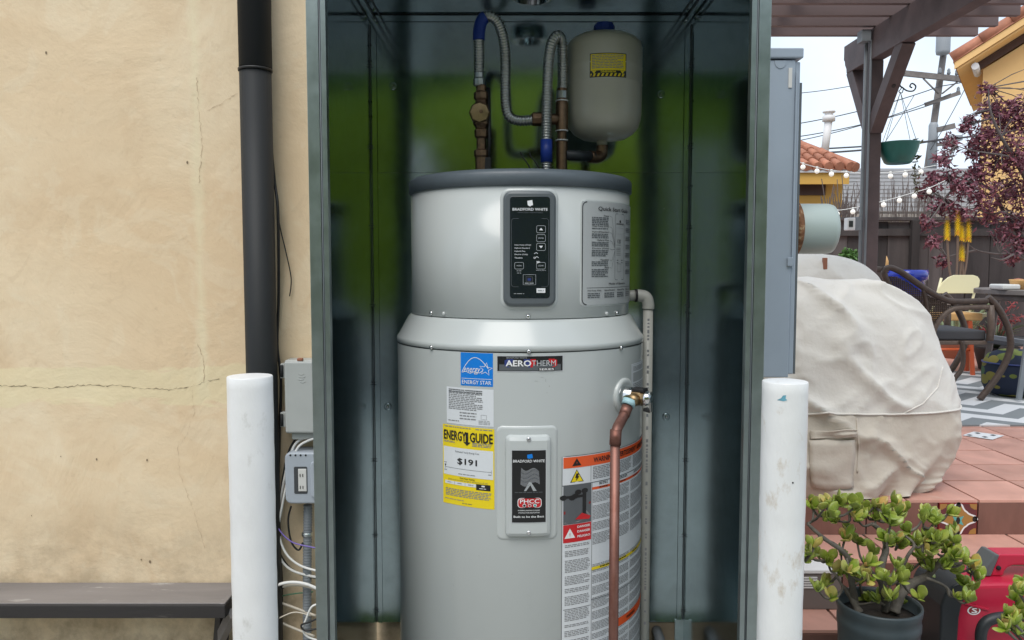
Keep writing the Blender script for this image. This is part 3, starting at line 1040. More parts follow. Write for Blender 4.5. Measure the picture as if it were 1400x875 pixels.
# cut-out at the foot of the back panel
px0 = P(905, 855, CY1)
MB().box(.34, CX1 - .02, CY1 + .001, CY1 + .018, .02, ZB + .01).build('base_board', mat('base_ply', (.24, .19, .13), .8, var=.3, vscale=9), cab)
a, b_ = P(923, 850, CY1 - .01), P(946, 880, CY1 - .01)
MB().box(a.x, b_.x, CY1 - .008, CY1 + .0, b_.z - .1, a.z + .004).build('foot_strap', 'galv_edge', cab)
for px in (900, 960):
    p = P(px, 868, CY1 - .03)
    MB().tube([(p.x, CY1 + .0005, p.z), (p.x, CY1 - .05, p.z), (p.x, CY1 - .055, p.z - .25)], .016 if px == 900 else .02, 14).build(
        'stub_pipe', 'conduit_grey', cab)

# ------------------------------------------------------------------ water heater
HX, HY = .0206, 2.062
RB, RU, RL = .3120, .2755, .2805
htr = thing('water_heater', 'tall grey heat pump water heater standing inside the metal cabinet', 'water heater', (HX, HY, .056))


def cyl_uv(px, py, Rr):
    """arc position s and height z where a pixel meets the heater's cylinder"""
    d = ray(px, py)
    ox, oy = -HX, -HY
    A = d.x ** 2 + d.y ** 2; B = 2 * (ox * d.x + oy * d.y); C_ = ox * ox + oy * oy - Rr * Rr
    t = (-B - math.sqrt(max(0, B * B - 4 * A * C_))) / (2 * A)
    p = d * t
    return math.atan2(p.x - HX, -(p.y - HY)) * Rr, EYE + p.z


def cyl_surf(Rr):
    return lambda s, z, o: V((HX + (Rr + o) * math.sin(s / Rr), HY - (Rr + o) * math.cos(s / Rr), z))


SB, SU = cyl_surf(RB), cyl_surf(RU)


def zlim(px, py, Rr):
    """height of a ring whose silhouette point is seen at (px, py)"""
    dist = HY * (1 - (Rr / HY) ** 2)
    return P(px, py, dist).z


z_seam = cyl_uv(711, 482, RB)[1]
z_sh0 = cyl_uv(711, 472.5, RB)[1]          # shoulder lower rim
z_sh1 = cyl_uv(711, 437, RU)[1]            # shoulder upper rim = shroud foot
z_l0 = cyl_uv(711, 252, RL)[1]
z_l1 = cyl_uv(711, 234, RL)[1]
MB().lathe([(RB - .02, .056), (RB, .07), (RB, z_seam - .0015)], (HX, HY, 0), seg=128, capt=False).build('tank_body', 'heater_grey', htr)
MB().lathe([(RB - .003, z_seam - .002), (RB - .003, z_seam + .002)], (HX, HY, 0), seg=128, capb=False, capt=False).build('seam', 'ink_mid', htr)
MB().lathe([(RB - .001, z_seam + .001), (RB + .0015, z_seam + .002), (RB + .0015, z_sh0 - .003), (RB, z_sh0), (RB - .004, z_sh0 + .005), (RU + .008, z_sh1 - .006),
            (RU + .003, z_sh1 - .001), (RU - .01, z_sh1)], (HX, HY, 0), seg=128, capb=False).build('shoulder', 'heater_grey', htr)
MB().lathe([(RU - .012, z_sh1), (RU - .002, z_sh1 + .0012), (RU, z_sh1 + .003), (RU, z_l0 + .004)], (HX, HY, 0), seg=128, capb=False).build('upper_shroud', 'heater_grey', htr)
MB().lathe([(RL - .004, z_l0 - .002), (RL, z_l0), (RL, z_l1 - .004), (RL - .003, z_l1 + .001), (RL - .01, z_l1 + .006), (RL - .025, z_l1 + .009), (.001, z_l1 + .016)],
           (HX, HY, 0), seg=128).build('top_lid', 'heater_lid', htr)
ZLID = z_l1 + .012
# body seam and shroud screws
for px, py, Rr in ((590, 475, RB + .0015), (723, 480.5, RB + .0015), (849, 475.5, RB + .0015), (590, 428, RU), (722, 432.5, RU), (843, 428, RU), (607, 429, RU), (829, 429, RU)):
    s_, z_ = cyl_uv(px, py, Rr)
    n_ = V((math.sin(s_ / Rr), -math.cos(s_ / Rr), 0))
    p = V((HX, HY, z_)) + n_ * Rr
    big = (px in (607, 829))
    q = MB().lathe([(.0052, 0), (.0048, .003), (.002, .0045)] if not big else [(.0055, 0), (.005, .003), (.002, .0048)], p, n_, 14 if big else 8)
    q.build('screw' if not big else 'plug', 'chrome' if not big else 'heater_grey', htr)


def raised(surf, s0, z0, s1, z1, r, depth, m_, name, parent, base=0., slope=.004, nn=6, label=None):
    """pressed panel: rounded rectangle standing proud of a curved surface with sloped sides"""
    mb = MB()
    lay = [(0, base), (slope * .35, base + depth * .75), (slope, base + depth)]
    rings = []
    for ins, off in lay:
        pl = rrect(s0 + ins, z0 + ins, s1 - ins, z1 - ins, max(.002, r - ins), nn)
        # refine straight spans so that the patch follows the curve
        q = []
        for i, a in enumerate(pl):
            b2 = pl[(i + 1) % len(pl)]
            k_ = 12 if i % (nn + 1) == nn else 1
            for t in range(k_):
                q.append((a[0] + (b2[0] - a[0]) * t / k_, a[1] + (b2[1] - a[1]) * t / k_))
        rings.append([surf(s, z, off) for s, z in q])
        last = q
    n_ = len(last)
    vs_ = [p for r_ in rings for p in r_]
    fs = []
    for j in range(len(rings) - 1):
        for i in range(n_):
            i2 = (i + 1) % n_
            fs.append((j * n_ + i, j * n_ + i2, (j + 1) * n_ + i2, (j + 1) * n_ + i))
    mb.add(vs_, fs, 0, True)
    # top face as vertical strips
    ins, off = lay[-1]
    a0, b0, a1, b1 = s0 + ins, z0 + ins, s1 - ins, z1 - ins
    rr = max(.002, r - ins)
    NS = 24

    def yext(s):
        d = 0
        if s < a0 + rr: d = a0 + rr - s
        if s > a1 - rr: d = s - (a1 - rr)
        e = rr - math.sqrt(max(0, rr * rr - d * d))
        return b0 + e, b1 - e
    ss = sorted(set([a0 + rr * (1 - math.cos(R(90 * k / nn))) for k in range(nn + 1)] + [a1 - rr * (1 - math.cos(R(90 * k / nn))) for k in range(nn + 1)] +
                    [a0 + rr + (a1 - a0 - 2 * rr) * k / NS for k in range(NS + 1)]))
    vs2 = []
    for s in ss:
        lo, hi = yext(s)
        vs2 += [surf(s, lo, off), surf(s, hi, off)]
    mb.add(vs2, [(2 * i, 2 * i + 2, 2 * i + 3, 2 * i + 1) for i in range(len(ss) - 1)], 0, True)
    return mb.build(name, m_, parent, label, sharp=40)


def box_uv(x0, y0, x1, y1, Rr):
    sa, za = cyl_uv(x0, (y0 + y1) / 2, Rr); sb, zb = cyl_uv(x1, (y0 + y1) / 2, Rr)
    sm, zt_ = cyl_uv((x0 + x1) / 2, y0, Rr); _, zb_ = cyl_uv((x0 + x1) / 2, y1, Rr)
    return sa, zb_, sb, zt_


# control panel on the shroud
q = box_uv(684, 257, 763, 423, RU)
raised(SU, *q, .022, .003, 'heater_grey', 'panel_recess', htr, slope=.006)
q = box_uv(688, 260.5, 759, 419.5, RU)
bz = raised(SU, *q, .020, .014, 'bezel_grey', 'control_panel', htr, base=.002, slope=.008, label='dark grey rounded control panel bezel')
s0, z0, s1, z1 = box_uv(697, 268.5, 752, 408, RU + .016)
S2 = cyl_surf(RU + .016)
raised(S2, s0, z0, s1, z1, .007, .0009, 'panel_black', 'display_face', bz, base=-.0002, slope=.0008)
S2 = cyl_surf(RU + .0168)
L = Label(S2, s0, s1, z1, z0, step=.01)
L.poly([(.43, .045), (.55, .035), (.57, .085), (.52, .09), (.50, .10), (.46, .09), (.44, .085)], 'ink_white')
L.text('BRADFORD WHITE', .5, .126, .026, 'ink_white', w=.86, bold=.014)
L.text('WATER HEATERS', .5, .157, .013, 'ink_mid', w=.62)
L.frame(.04, .215, .96, .885, .0007, 'ink_mid', r=.006)
for v0, kind in ((.285, 'u'), (.372, 't'), (.458, 'd')):
    L.frame(.66, v0, .88, v0 + .07, .0009, 'ink_grey', r=.003)
    if kind == 'u': L.poly([(.72, v0 + .045), (.77, v0 + .022), (.82, v0 + .045)], 'ink_white')
    elif kind == 'd': L.poly([(.72, v0 + .024), (.82, v0 + .024), (.77, v0 + .047)], 'ink_white')
    else: L.text('ENTER', .77, v0 + .035, .012, 'ink_ltgrey', w=.13)
for i, t in enumerate(('Heat Pump (Only)', 'Hybrid /Standard', 'Hybrid Plus', 'Electric (Only)', 'Vacation')):
    L.text(t, .12, .475 + .031 * i, .016, 'ink_white', w=(.40, .37, .26, .32, .19)[i], al='L')
L.frame(.12, .645, .34, .71, .0009, 'ink_grey', r=.003)
L.text('MODE', .23, .677, .013, 'ink_ltgrey', w=.12)
L.greek(.17, .725, .29, .735, 1, 'ink_grey'); L.greek(.18, .747, .28, .757, 1, 'ink_grey')
L.frame(.66, .645, .88, .71, .0009, 'ink_grey', r=.003)
L.text('CLEAR', .77, .677, .013, 'ink_ltgrey', w=.13); L.text('Hold to Reset', .77, .722, .010, 'ink_ltgrey', w=.24)
for a_, b_ in ((.60, .56), (.62, .60), (.66, .645)):
    L.line([(a_, b_), (a_ + .05, b_ - .012), (a_ + .09, b_)], .0016, 'ink_ltgrey')
L.text('o', .61, .60, .02, 'ink_white'); L.poly([(.66, .63), (.74, .645), (.67, .655)], 'ink_white')
L.frame(.33, .765, .64, .865, .0009, 'ink_grey')
L.rect(.40, .785, .56, .835, 'ink_black', 2); L.frame(.40, .785, .56, .835, .0009, 'ink_mid', 3)
L.rect(.44, .80, .52, .825, 'ink_dkblue', 3)
L.greek(.37, .845, .60, .86, 1, 'ink_grey')
L.rect(.66, .90, .88, .945, 'ink_white'); L.greek(.69, .915, .85, .935, 1, 'ink_grey', 3)
L.greek(.10, .95, .36, .96, 1, 'ink_grey')
L.build('panel_print', bz)

# quick start guide
s0, z0, s1, z1 = box_uv(795, 277, 857, 416, RU)
s1 = RU * R(88)
raised(SU, s0 - .004, z0 - .006, s1 + .003, z1 + .006, .016, .0015, 'heater_grey', 'label_recess', htr, slope=.004)
SU2 = cyl_surf(RU + .0016)
L = Label(SU2, s0, s1, z1, z0)
L.rect(0, 0, 1, 1, 'label_grey', 0)
L.frame(.006, .004, 1.0, .996, .0022, 'ink_black', 1, r=.012)
kk = .6      # the guide runs on out of sight round the shroud
L.text('Quick Start Guide', .42, .065, .045, 'ink_black', w=.50, bold=.012)
for v, h_, n_ in ((.13, 'Power', 5), (.235, 'Heat Pump (Only)', 1), (.29, 'Hybrid/Standard', 3), (.37, 'Hybrid Plus', 3), (.45, 'Electric (Only)', 4), (.56, 'Vacation', 3), (.635, 'Mode', 5)):
    L.text(h_, .305, v, .018, 'ink_black', w=min(.2, .0135 * len(h_)), al='R', bold=.01)
    L.greek(.10, v + .016, .30, v + .016 + .0165 * n_, n_, 'ink_mid', fill=.6)
    L.line([(.32, v), (.35, v + .01), (.40, .44 + .1 * (v - .3))], .0008, 'ink_mid')
L.frame(.40, .10, .58, .76, .0012, 'ink_mid', r=.006)
L.text('BRADFORD WHITE', .49, .20, .014, 'ink_black', w=.14, bold=.02)
L.poly([(.475, .165), (.50, .16), (.505, .185), (.48, .188)], 'ink_black')
L.frame(.42, .24, .56, .30, .0008, 'ink_grey')
L.text('120', .47, .375, .04, 'ink_black', w=.06)
for v in (.41, .44, .455, .47, .49, .51):
    L.rect(.42, v, .50, v + .004, 'ink_mid')
L.frame(.44, .60, .51, .68, .0009, 'ink_mid')
for v in (.56, .585):
    L.rect(.43, v, .46, v + .008, 'ink_mid'); L.rect(.51, v, .55, v + .008, 'ink_mid')
for i in range(7):
    L.greek(.62, .15 + i * .085, .80, .20 + i * .085, 3, 'ink_mid')
L.text('Modes of Operation', .46, .80, .026, 'ink_black', w=.30, bold=.012)
L.rect(.05, .832, .98, .836, 'ink_black')
for i in range(5):
    L.text(('Heat Pump (Only)', 'Hybrid/Standard', 'Hybrid Plus', 'Electric', 'Vacation')[i], .06 + .19 * i, .862, .018, 'ink_black', w=.15, al='L', bold=.012)
    L.greek(.06 + .19 * i, .885, .20 + .19 * i, .94, 3, 'ink_mid')
L.build('quick_start_label', htr, 'grey instruction label reading Quick Start Guide')

# efficiency sticker (blue)
s0, z0, s1, z1 = box_uv(630, 482.5, 674, 528, RB)
L = Label(SB, s0, s1, z1, z0)
L.rect(0, 0, 1, 1, 'ink_blue', 0)
L.rect(.03, .772, .97, .785, 'ink_white', 1)
L.text('ENERGY STAR', .5, .885, .115, 'ink_white', w=.90, bold=.006)
L.line([(.04 + .92 * k / 20, .60 - .46 * math.sin(math.pi * (k / 20) ** .9)) for k in range(19)], .0013, 'ink_white')
stp = []
for k in range(10):
    a = math.pi * k / 5 - math.pi / 2 + .12
    rr = .20 if k % 2 == 0 else .085
    stp.append((.79 + rr * math.cos(a), .48 + rr * math.sin(a)))
L.line(stp, .0014, 'ink_white', 1, True)
L.text('energy', .37, .55, .19, 'ink_white', w=.52, shear=.35, lay=2)
L.line([(.06, .60), (.16, .56), (.3, .62), (.45, .56), (.6, .60), (.70, .52)], .0012, 'ink_white')
L.build('blue_sticker', htr, 'square blue sticker with a white arc and star')

# series badge
s0, z0, s1, z1 = box_uv(679, 486, 770, 508.5, RB)
L = Label(SB, s0, s1, z1, z0)
L.rect(0, 0, 1, 1, 'ink_ltgrey', 0)
L.rect(.012, .05, .988, .95, 'ink_black', 1)
L.rect(.04, .55, .96, .92, 'ink_mid', 2)
L.text('BRADFORD WHITE', .30, .14, .09, 'ink_grey', w=.30)
L.poly([(.12, .30), (.16, .22), (.5, .22), (.5, .72), (.16, .72), (.12, .62)], 'ink_dkblue', 3)
L.poly([(.5, .22), (.86, .22), (.9, .3), (.9, .62), (.86, .72), (.5, .72)], 'ink_red', 3)
L.text('AERO', .325, .47, .36, 'ink_white', w=.37, bold=.03, lay=4)
L.text('THERM', .70, .47, .34, 'ink_ltgrey', w=.36, lay=4)
L.rect(.62, .76, .86, .93, 'ink_black', 4)
L.text('SERIES', .74, .845, .12, 'ink_white', w=.22, lay=5, bold=.02)
L.build('series_badge', htr, 'narrow black badge reading AEROTHERM SERIES')

# data plate
s0, z0, s1, z1 = box_uv(611, 530.5, 675, 581, RB)
L = Label(SB, s0, s1, z1, z0, tilt=-.012)
L.rect(0, 0, 1, 1, 'label_white', 0)
L.greek(.05, .05, .80, .62, 12, 'ink_print', 1, ragged=.5)
L.greek(.05, .05, .78, .16, 2, 'ink_mid', 1)
for k in range(3):
    L.greek(.30, .66 + .08 * k, .66, .72 + .08 * k, 1, 'ink_print', 1)
L.frame(.75, .70, .86, .82, .0007, 'ink_print', 1); L.greek(.70, .85, .93, .97, 3, 'ink_grey', 1)
L.greek(.04, .90, .30, .95, 1, 'ink_print', 1)
L.build('data_plate', htr, 'small white data label full of fine print')

# yellow energy guide
s0, z0, s1, z1 = box_uv(606, 583, 676, 692, RB)
L = Label(SB, s0, s1, z1, z0, tilt=-.022)
L.rect(0, 0, 1, 1, 'ink_yellow', 0)
L.rect(.02, .275, .98, .63, 'label_white', 1)
L.greek(.04, .015, .60, .035, 1, 'ink_print', 1); L.greek(.66, .015, .97, .035, 1, 'ink_print', 1)
L.text('ENERGY', .255, .125, .115, 'ink_black', w=.45, bold=.035)
L.text('GUIDE', .765, .125, .115, 'ink_black', w=.41, bold=.035)
L.rect(.475, .07, .525, .20, 'ink_black', 2); L.poly([(.43, .19), (.57, .19), (.5, .235)], 'ink_black', 2)
L.greek(.03, .20, .26, .225, 2, 'ink_print', 1); L.greek(.60, .19, .95, .245, 3, 'ink_print', 1)
L.text('Estimated Yearly Energy Cost', .5, .325, .030, 'ink_mid', w=.46)
L.text('$191', .5, .445, .085, 'ink_black', w=.37, bold=.025)
L.rect(.05, .535, .95, .539, 'ink_mid', 2); L.rect(.05, .51, .054, .56, 'ink_mid', 2); L.rect(.946, .51, .95, .56, 'ink_mid', 2)
L.poly([(.04, .50), (.08, .50), (.06, .53)], 'ink_black', 2); L.greek(.03, .475, .09, .487, 1, 'ink_mid'); L.greek(.03, .568, .09, .58, 1, 'ink_mid'); L.greek(.89, .568, .95, .58, 1, 'ink_mid')
L.greek(.33, .595, .65, .612, 1, 'ink_print', 2)
L.text('First Hour Rating', .5, .655, .026, 'ink_black', w=.28, bold=.01)
L.text('(How much hot water you get in the first hour of use)', .5, .683, .024, 'ink_mid', w=.76)
L.rect(.05, .705, .67, .745, 'label_white', 1)
for u in (.25, .46): L.rect(u, .705, u + .004, .745, 'ink_mid', 2)
for i in range(3): L.greek(.10 + .21 * i, .718, .20 + .21 * i, .732, 1, 'ink_print')
L.rect(.67, .70, .93, .775, 'ink_black', 1); L.rect(.77, .712, .83, .73, 'ink_white', 2); L.greek(.73, .748, .87, .762, 1, 'ink_white')
L.greek(.06, .80, .95, .90, 5, 'ink_print', 1, ragged=.5); L.greek(.04, .93, .45, .945, 1, 'ink_print', 1)
L.greek(.40, .962, .60, .974, 1, 'ink_mid')
L.build('energy_label', htr, 'yellow and white energy cost label reading $191')

# faint handling marks on the tank
for px, py, w_, h_ in ((741, 516, .006, .0007), (746, 520, .0008, .006), (751, 528, .0012, .003), (733, 521, .007, .0006), (748, 537, .003, .0007), (655, 760, .004, .0006), (620, 800, .0006, .005), (700, 785, .003, .0006), (585, 640, .0006, .004)):
    s_, z_ = cyl_uv(px, py, RB)
    Lk = Label(SB, s_ - w_ / 2, s_ + w_ / 2, z_ + h_ / 2, z_ - h_ / 2)
    Lk.rect(0, 0, 1, 1, 'scuff_grey', 0)
    Lk.build('scuff', htr)

# access cover with badge
q = box_uv(678.5, 582.5, 762, 738.5, RB)
raised(SB, *q, .014, .0025, 'heater_grey', 'cover_surround', htr, slope=.006)
q = box_uv(690.5, 594, 752.5, 733, RB)
ac = raised(SB, *q, .012, .014, 'heater_grey', 'access_cover', htr, base=.002, slope=.011)
S3 = cyl_surf(RB + .016)
for py in (600, 728):
    s_, z_ = cyl_uv(722.5, py, RB + .012)
    n_ = V((math.sin(s_ / RB), -math.cos(s_ / RB), 0))
    MB().lathe([(.0055, 0), (.0052, .003), (.003, .0042)], V((HX, HY, z_)) + n_ * (RB + (.0145 if py == 600 else .0130)), n_, 8).build('screw', 'chrome', ac)
s0, z0, s1, z1 = box_uv(699, 615, 747, 715, RB + .016)
L = Label(S3, s0, s1, z1, z0, step=.008)
L.rect(0, 0, 1, 1, 'ink_ltgrey', 0)
L.rect(.02, .008, .98, .992, 'ink_black', 1)
L.poly([(.45, .065), (.59, .055), (.61, .11), (.50, .12), (.45, .11)], 'ink_blue', 2)
L.text('BRADFORD WHITE', .5, .152, .036, 'ink_white', w=.90, bold=.012, shear=.15, lay=2)
wave = [(.28 + .0 + .5 * k / 8 + 0, .24 + .03 * math.sin(k * .8) + .006 * k) for k in range(9)]
wave2 = [(.26 + .55 * k / 8, .47 + .03 * math.sin(k * .8)) for k in range(8, -1, -1)]
L.poly(wave + wave2, 'ink_foil', 2)
for v in (.30, .36, .41):
    L.line([(.27 + .52 * k / 8, v + .03 * math.sin(k * .8)) for k in range(9)], .0012, 'ink_mid', 3)
L.poly([(.50, .44), (.56, .44), (.72, .56), (.62, .56), (.54, .48), (.42, .56), (.36, .56)], 'ink_grey', 2)
L.greek(.10, .575, .92, .59, 1, 'ink_mid', 2)
L.poly([(x_ / L.W, y_ / L.H) for x_, y_ in rrect(.18 * L.W, .655 * L.H, .86 * L.W, .79 * L.H, .007)], 'ink_white', 2)
L.poly([(x_ / L.W, y_ / L.H) for x_, y_ in rrect(.20 * L.W, .662 * L.H, .84 * L.W, .783 * L.H, .0065)], 'ink_red', 3)
L.text('PHCC', .52, .70, .055, 'ink_white', w=.54, bold=.018, lay=4)
for i, c_ in enumerate(('ink_black', 'ink_red', 'ink_teal')):
    L.poly([(.37 + .15 * i + .052 * math.cos(a), .757 + .024 * math.sin(a)) for a in [2 * math.pi * k / 14 for k in range(14)]], 'ink_white', 4)
    L.poly([(.37 + .15 * i + .036 * math.cos(a), .757 + .017 * math.sin(a)) for a in [2 * math.pi * k / 14 for k in range(14)]], c_, 5)
L.text('PLUMBING-HEATING-COOLING', .5, .826, .016, 'ink_white', w=.62, bold=.01)
L.text('CONTRACTORS ASSOCIATION', .5, .858, .016, 'ink_white', w=.60, bold=.01)
L.text('Built to be the Best', .5, .912, .028, 'ink_white', w=.86, bold=.015)
L.build('badge', ac, 'glossy black badge with a silver flag and red emblem')

# tall warning label, right
sL, zT = cyl_uv(768.5, 624.5, RB)
s1 = RB * R(84)
zB = .42
L = Label(SB, sL, s1, zT, zB)
HHT = zT - zB


def vv(py): return (zT - cyl_uv(768.5, py, RB)[1]) / HHT


def uu(px): return (cyl_uv(px, 700, RB)[0] - sL) / (s1 - sL)


L.rect(0, 0, 1, 1, 'label_white', 0)
L.rect(.008, vv(626), .995, vv(641), 'ink_orange', 1)
c_ = uu(788)
L.poly([(c_ - .032, vv(638.5)), (c_ + .032, vv(638.5)), (c_, vv(628))], 'ink_black', 2)
L.text('!', c_, vv(634.5), .008, 'ink_orange', lay=3, bold=.03)
L.text('WARNING  AVERTISSEMENT  ADVERTENCIA', .58, vv(633.5), vv(637) - vv(630), 'ink_black', w=.72, bold=.03)
L.poly([(c_ - .045, vv(661)), (c_ + .05, vv(661)), (c_, vv(643.5))], 'ink_black', 1)
L.poly([(c_ - .037, vv(660.2)), (c_ + .042, vv(660.2)), (c_, vv(645))], 'ink_yellow', 2)
L.poly([(c_ - .004, vv(649)), (c_ + .016, vv(649)), (c_ + .006, vv(653)), (c_ + .018, vv(653)), (c_ - .008, vv(659.5)), (c_ - .001, vv(655)), (c_ - .012, vv(655))], 'ink_black', 3)
L.rect(uu(807), vv(641), uu(807) + .003, vv(663), 'ink_mid', 1)
for a_, b_ in ((uu(810), uu(836)), (uu(838), uu(862)), (uu(864), .985)):
    L.greek(a_, vv(643), b_, vv(661), 8, 'ink_print', 1, fill=.6)
L.rect(0, vv(664), 1, vv(664) + .003, 'ink_mid', 1)
L.rect(.008, vv(665), uu(808), vv(718), 'ink_mid', 1)
# picture of pipework
for cu_, cv_ in ((770, 681), (782, 682), (790, 675), (799, 674), (786, 680)):
    L.poly([(uu(cu_) + .024 * math.cos(2 * math.pi * k / 10), vv(cv_) + .010 * math.sin(2 * math.pi * k / 10)) for k in range(10)], 'ink_black', 2)
L.rect(uu(770), vv(679), uu(800), vv(682.5), 'ink_black', 2)
L.rect(uu(796), vv(674), uu(801), vv(706), 'ink_black', 2)
L.poly([(.01, vv(700)), (uu(807), vv(690)), (uu(807), vv(693)), (.01, vv(704))], 'ink_darkred', 2)
L.poly([(.01, vv(716)), (uu(800), vv(700)), (uu(807), vv(709)), (uu(790), vv(716))], 'ink_print', 2)
L.poly([(uu(786), vv(712)), (uu(795), vv(704)), (uu(807), vv(710)), (uu(805), vv(714))], 'ink_red', 3)
L.rect(.008, vv(718.5), uu(808), vv(743), 'ink_red', 1)
c2 = uu(779)
L.poly([(c2 - .036, vv(737)), (c2 + .036, vv(737)), (c2, vv(723.5))], 'ink_white', 2)
L.text('!', c2, vv(732), .011, 'ink_red', lay=3, bold=.03)
for t, py in (('DANGER', 722.6), ('DANGER', 729), ('PELIGRO', 735.8)):
    L.text(t, uu(798), vv(py), .0082, 'ink_white', w=uu(806.5) - uu(789.5), bold=.03)
u1, u2, u3, u4 = uu(810), uu(835), uu(855), uu(868)
L.rect(uu(808.7), vv(664), uu(808.7) + .003, 1, 'ink_mid', 1)
for a_, b_ in ((u1, u2), (u2 + .015, u3 + .05), (u3 + .065, .985)):
    L.greek(a_ + .05, vv(666), b_ - .03, vv(670), 2, 'ink_black', 1)
L.rect(u1 - .006, vv(671.5), .995, vv(675), 'ink_orange', 1)
for a_, b_ in ((u1 + .05, u1 + .13), (u2 + .06, u2 + .16), (u3 + .1, u3 + .2)):
    L.greek(a_, vv(672), b_, vv(674.6), 1, 'ink_black', 2)
y = 678
while y < 1010:
    n_ = random.choice((4, 6, 8, 10))
    for a_, b_ in ((u1, u2), (u2 + .015, u3 + .05), (u3 + .065, .985)):
        k_ = max(2, n_ + random.choice((-1, 0, 0, 1)))
        if not (763 < y + 2 * k_ and y < 772) : L.greek(a_, vv(y), b_, vv(y + 2.0 * n_), n_, 'ink_print', 1, fill=.5)
    y += 2.0 * n_ + 3.4
L.rect(u1 - .006, vv(782.5), .995, vv(786.5), 'ink_yellow', 2)
for a_, b_ in ((u1 + .06, u1 + .15), (u2 + .06, u2 + .17), (u3 + .1, u3 + .2)):
    L.greek(a_, vv(783), b_, vv(786), 1, 'ink_black', 3)
L.rect(u1 - .006, vv(827), .995, vv(827) + .003, 'ink_mid', 2)
L.rect(.01, vv(834), uu(808), vv(834) + .002, 'ink_mid', 1)
y = 746
while y < 1000:
    n_ = random.choice((2, 3, 4, 6, 8))
    L.greek(.02, vv(y), uu(806.5), vv(y + 2.2 * n_), n_, 'ink_print', 1, fill=.5)
    y += 2.2 * n_ + 4
L.rect(u2, vv(868), .995, vv(880), 'ink_orange', 2)
L.text('WARNING', (u2 + .25), vv(874), .012, 'ink_black', lay=3, bold=.03)
L.frame(0, 0, 1, 1, .0012, 'ink_mid', 1)
L.build('warning_label', htr, 'tall white warning label with an orange header and red danger box')

# small white label near the relief port
s0, z0 = cyl_uv(862.5, 548, RB); z1 = cyl_uv(862.5, 498, RB)[1]
L = Label(SB, s0, RB * R(80), z1, z0)
L.rect(0, 0, 1, 1, 'label_white', 0); L.frame(.03, .03, .97, .97, .001, 'ink_grey', 1)
L.rect(.08, .25, .9, .5, 'ink_grey', 1); L.greek(.08, .08, .9, .22, 4, 'ink_print', 1); L.greek(.08, .55, .9, .92, 8, 'ink_print', 1)
L.build('port_label', htr, 'small white label behind the relief valve')

# relief port and valve
s_, z_ = cyl_uv(853, 541, RB)
nR = V((math.sin(s_ / RB), -math.cos(s_ / RB), 0))
pR = V((HX, HY, z_)) + nR * RB
MB().lathe([(.042, -.012), (.042, .003), (.038, .006), (.030, .006), (.026, .002)], pR, nR, 40).build('port_ring', 'heater_grey', htr)
rv = thing('relief_valve', 'brass relief valve with copper discharge pipe on the heater side', 'valve', (pR + nR * .05) - V((0, 0, .03)))
MB().lathe([(.023, .002), (.023, .024), (.020, .028)], pR, nR, 24, smooth=True).build('neck', 'chrome', rv, sharp=40)
vc = pR + nR * .044
MB().lathe([(.017, -.020), (.019, -.014), (.019, .004), (.016, .008), (.016, .016)], vc, nR, 8, smooth=False).build('valve_body', 'brass', rv, bevel=.0015)
MB().lathe([(.016, .014), (.017, .017), (.014, .026), (.008, .030)], vc, nR, 18).build('valve_cap', 'chrome', rv)
tR = V((nR.y * -1, nR.x, 0))
MB().bar(vc + nR * .026 + V((0, 0, .016)), vc + nR * .029 + V((0, 0, -.030)), .010, .004, nR).build('test_lever', 'flex_steel', rv, bevel=.001)
MB().bar(vc + V((0, 0, .018)) - nR * .018, vc + V((0, 0, .018)) + nR * .014, .024, .010).build('insulation_wrap', 'black_rubber', rv, bevel=.003)
MB().bar(vc + V((0, 0, -.026)) + nR * .01, vc + V((0, 0, -.028)) + nR * .028, .012, .008).build('insulation_wrap', 'black_rubber', rv, bevel=.002)
pa = P(860.5, 549, vc.y - .012); pb = P(853, 568, vc.y - .025); pc = P(842, 590, 1.725); pd = P(841, 606, 1.722)
MB().tube([vc + (pa - vc) * .2, pa], .015, 16).build('outlet_nut', 'brass', rv)
MB().tube([pa + (pb - pa) * -.1, pa + (pb - pa) * .28], .0158, 18).build('tape_ring', mat('tape_blue', (.35, .55, .60), .5), rv)
ptsC = [pa + (pb - pa) * .3, pb, P(844.5, 584, 1.735), P(842.6, 589.5, 1.727), P(841.3, 596, 1.723), pd]
MB().tube(ptsC, .0115, 20).build('copper_bend', 'copper', rv)
MB().tube([pa + (pb - pa) * .35, pa + (pb - pa) * 1.0], .0128, 20).build('copper_coupling', 'copper', rv)
MB().tube([pc + V((0, 0, .004)), pd + V((0, 0, -.004))], .0128, 20).build('copper_coupling', 'copper', rv)
MB().tube([pd, V((pd.x, pd.y, .15))], .0108, 20).build('copper_pipe', 'copper', rv)

# condensate drain
dr = thing('drain_pipe', 'thin grey plastic drain pipe with elbow right of the heater', 'pipe', (P(886, 430, 2.05).x, 2.05, .06))
yd = 2.05
xd = P(886, 430, yd).x
ze = P(886, 404, yd).z
MB().tube([(HX + RU - .01, yd, ze), (HX + RU + .022, yd, ze)], .0135, 20).build('nipple', 'pvc_grey', dr)
MB().lathe([(.0165, -.003), (.0165, .003)], (HX + RU + .020, yd, ze), (1, 0, 0), 20).build('seal_ring', 'black_rubber', dr)
MB().tube(cat_path([(HX + RU + .022, yd, ze), (xd - .022, yd, ze), (xd - .006, yd, ze - .005), (xd, yd, ze - .022), (xd, yd, ze - .034)], 6), .0155, 20).build('elbow', 'pvc_grey', dr)
MB().tube([(xd, yd, ze - .03), (xd, yd, .06)], .0128, 20).build('pipe', 'pvc_grey', dr)
L = Label(lambda s, z, o: V((xd + (.0128 + o) * math.sin(s / .0128), yd - (.0128 + o) * math.cos(s / .0128), z)), -.006, .004, ze - .05, .5, step=.003)
v_ = .01
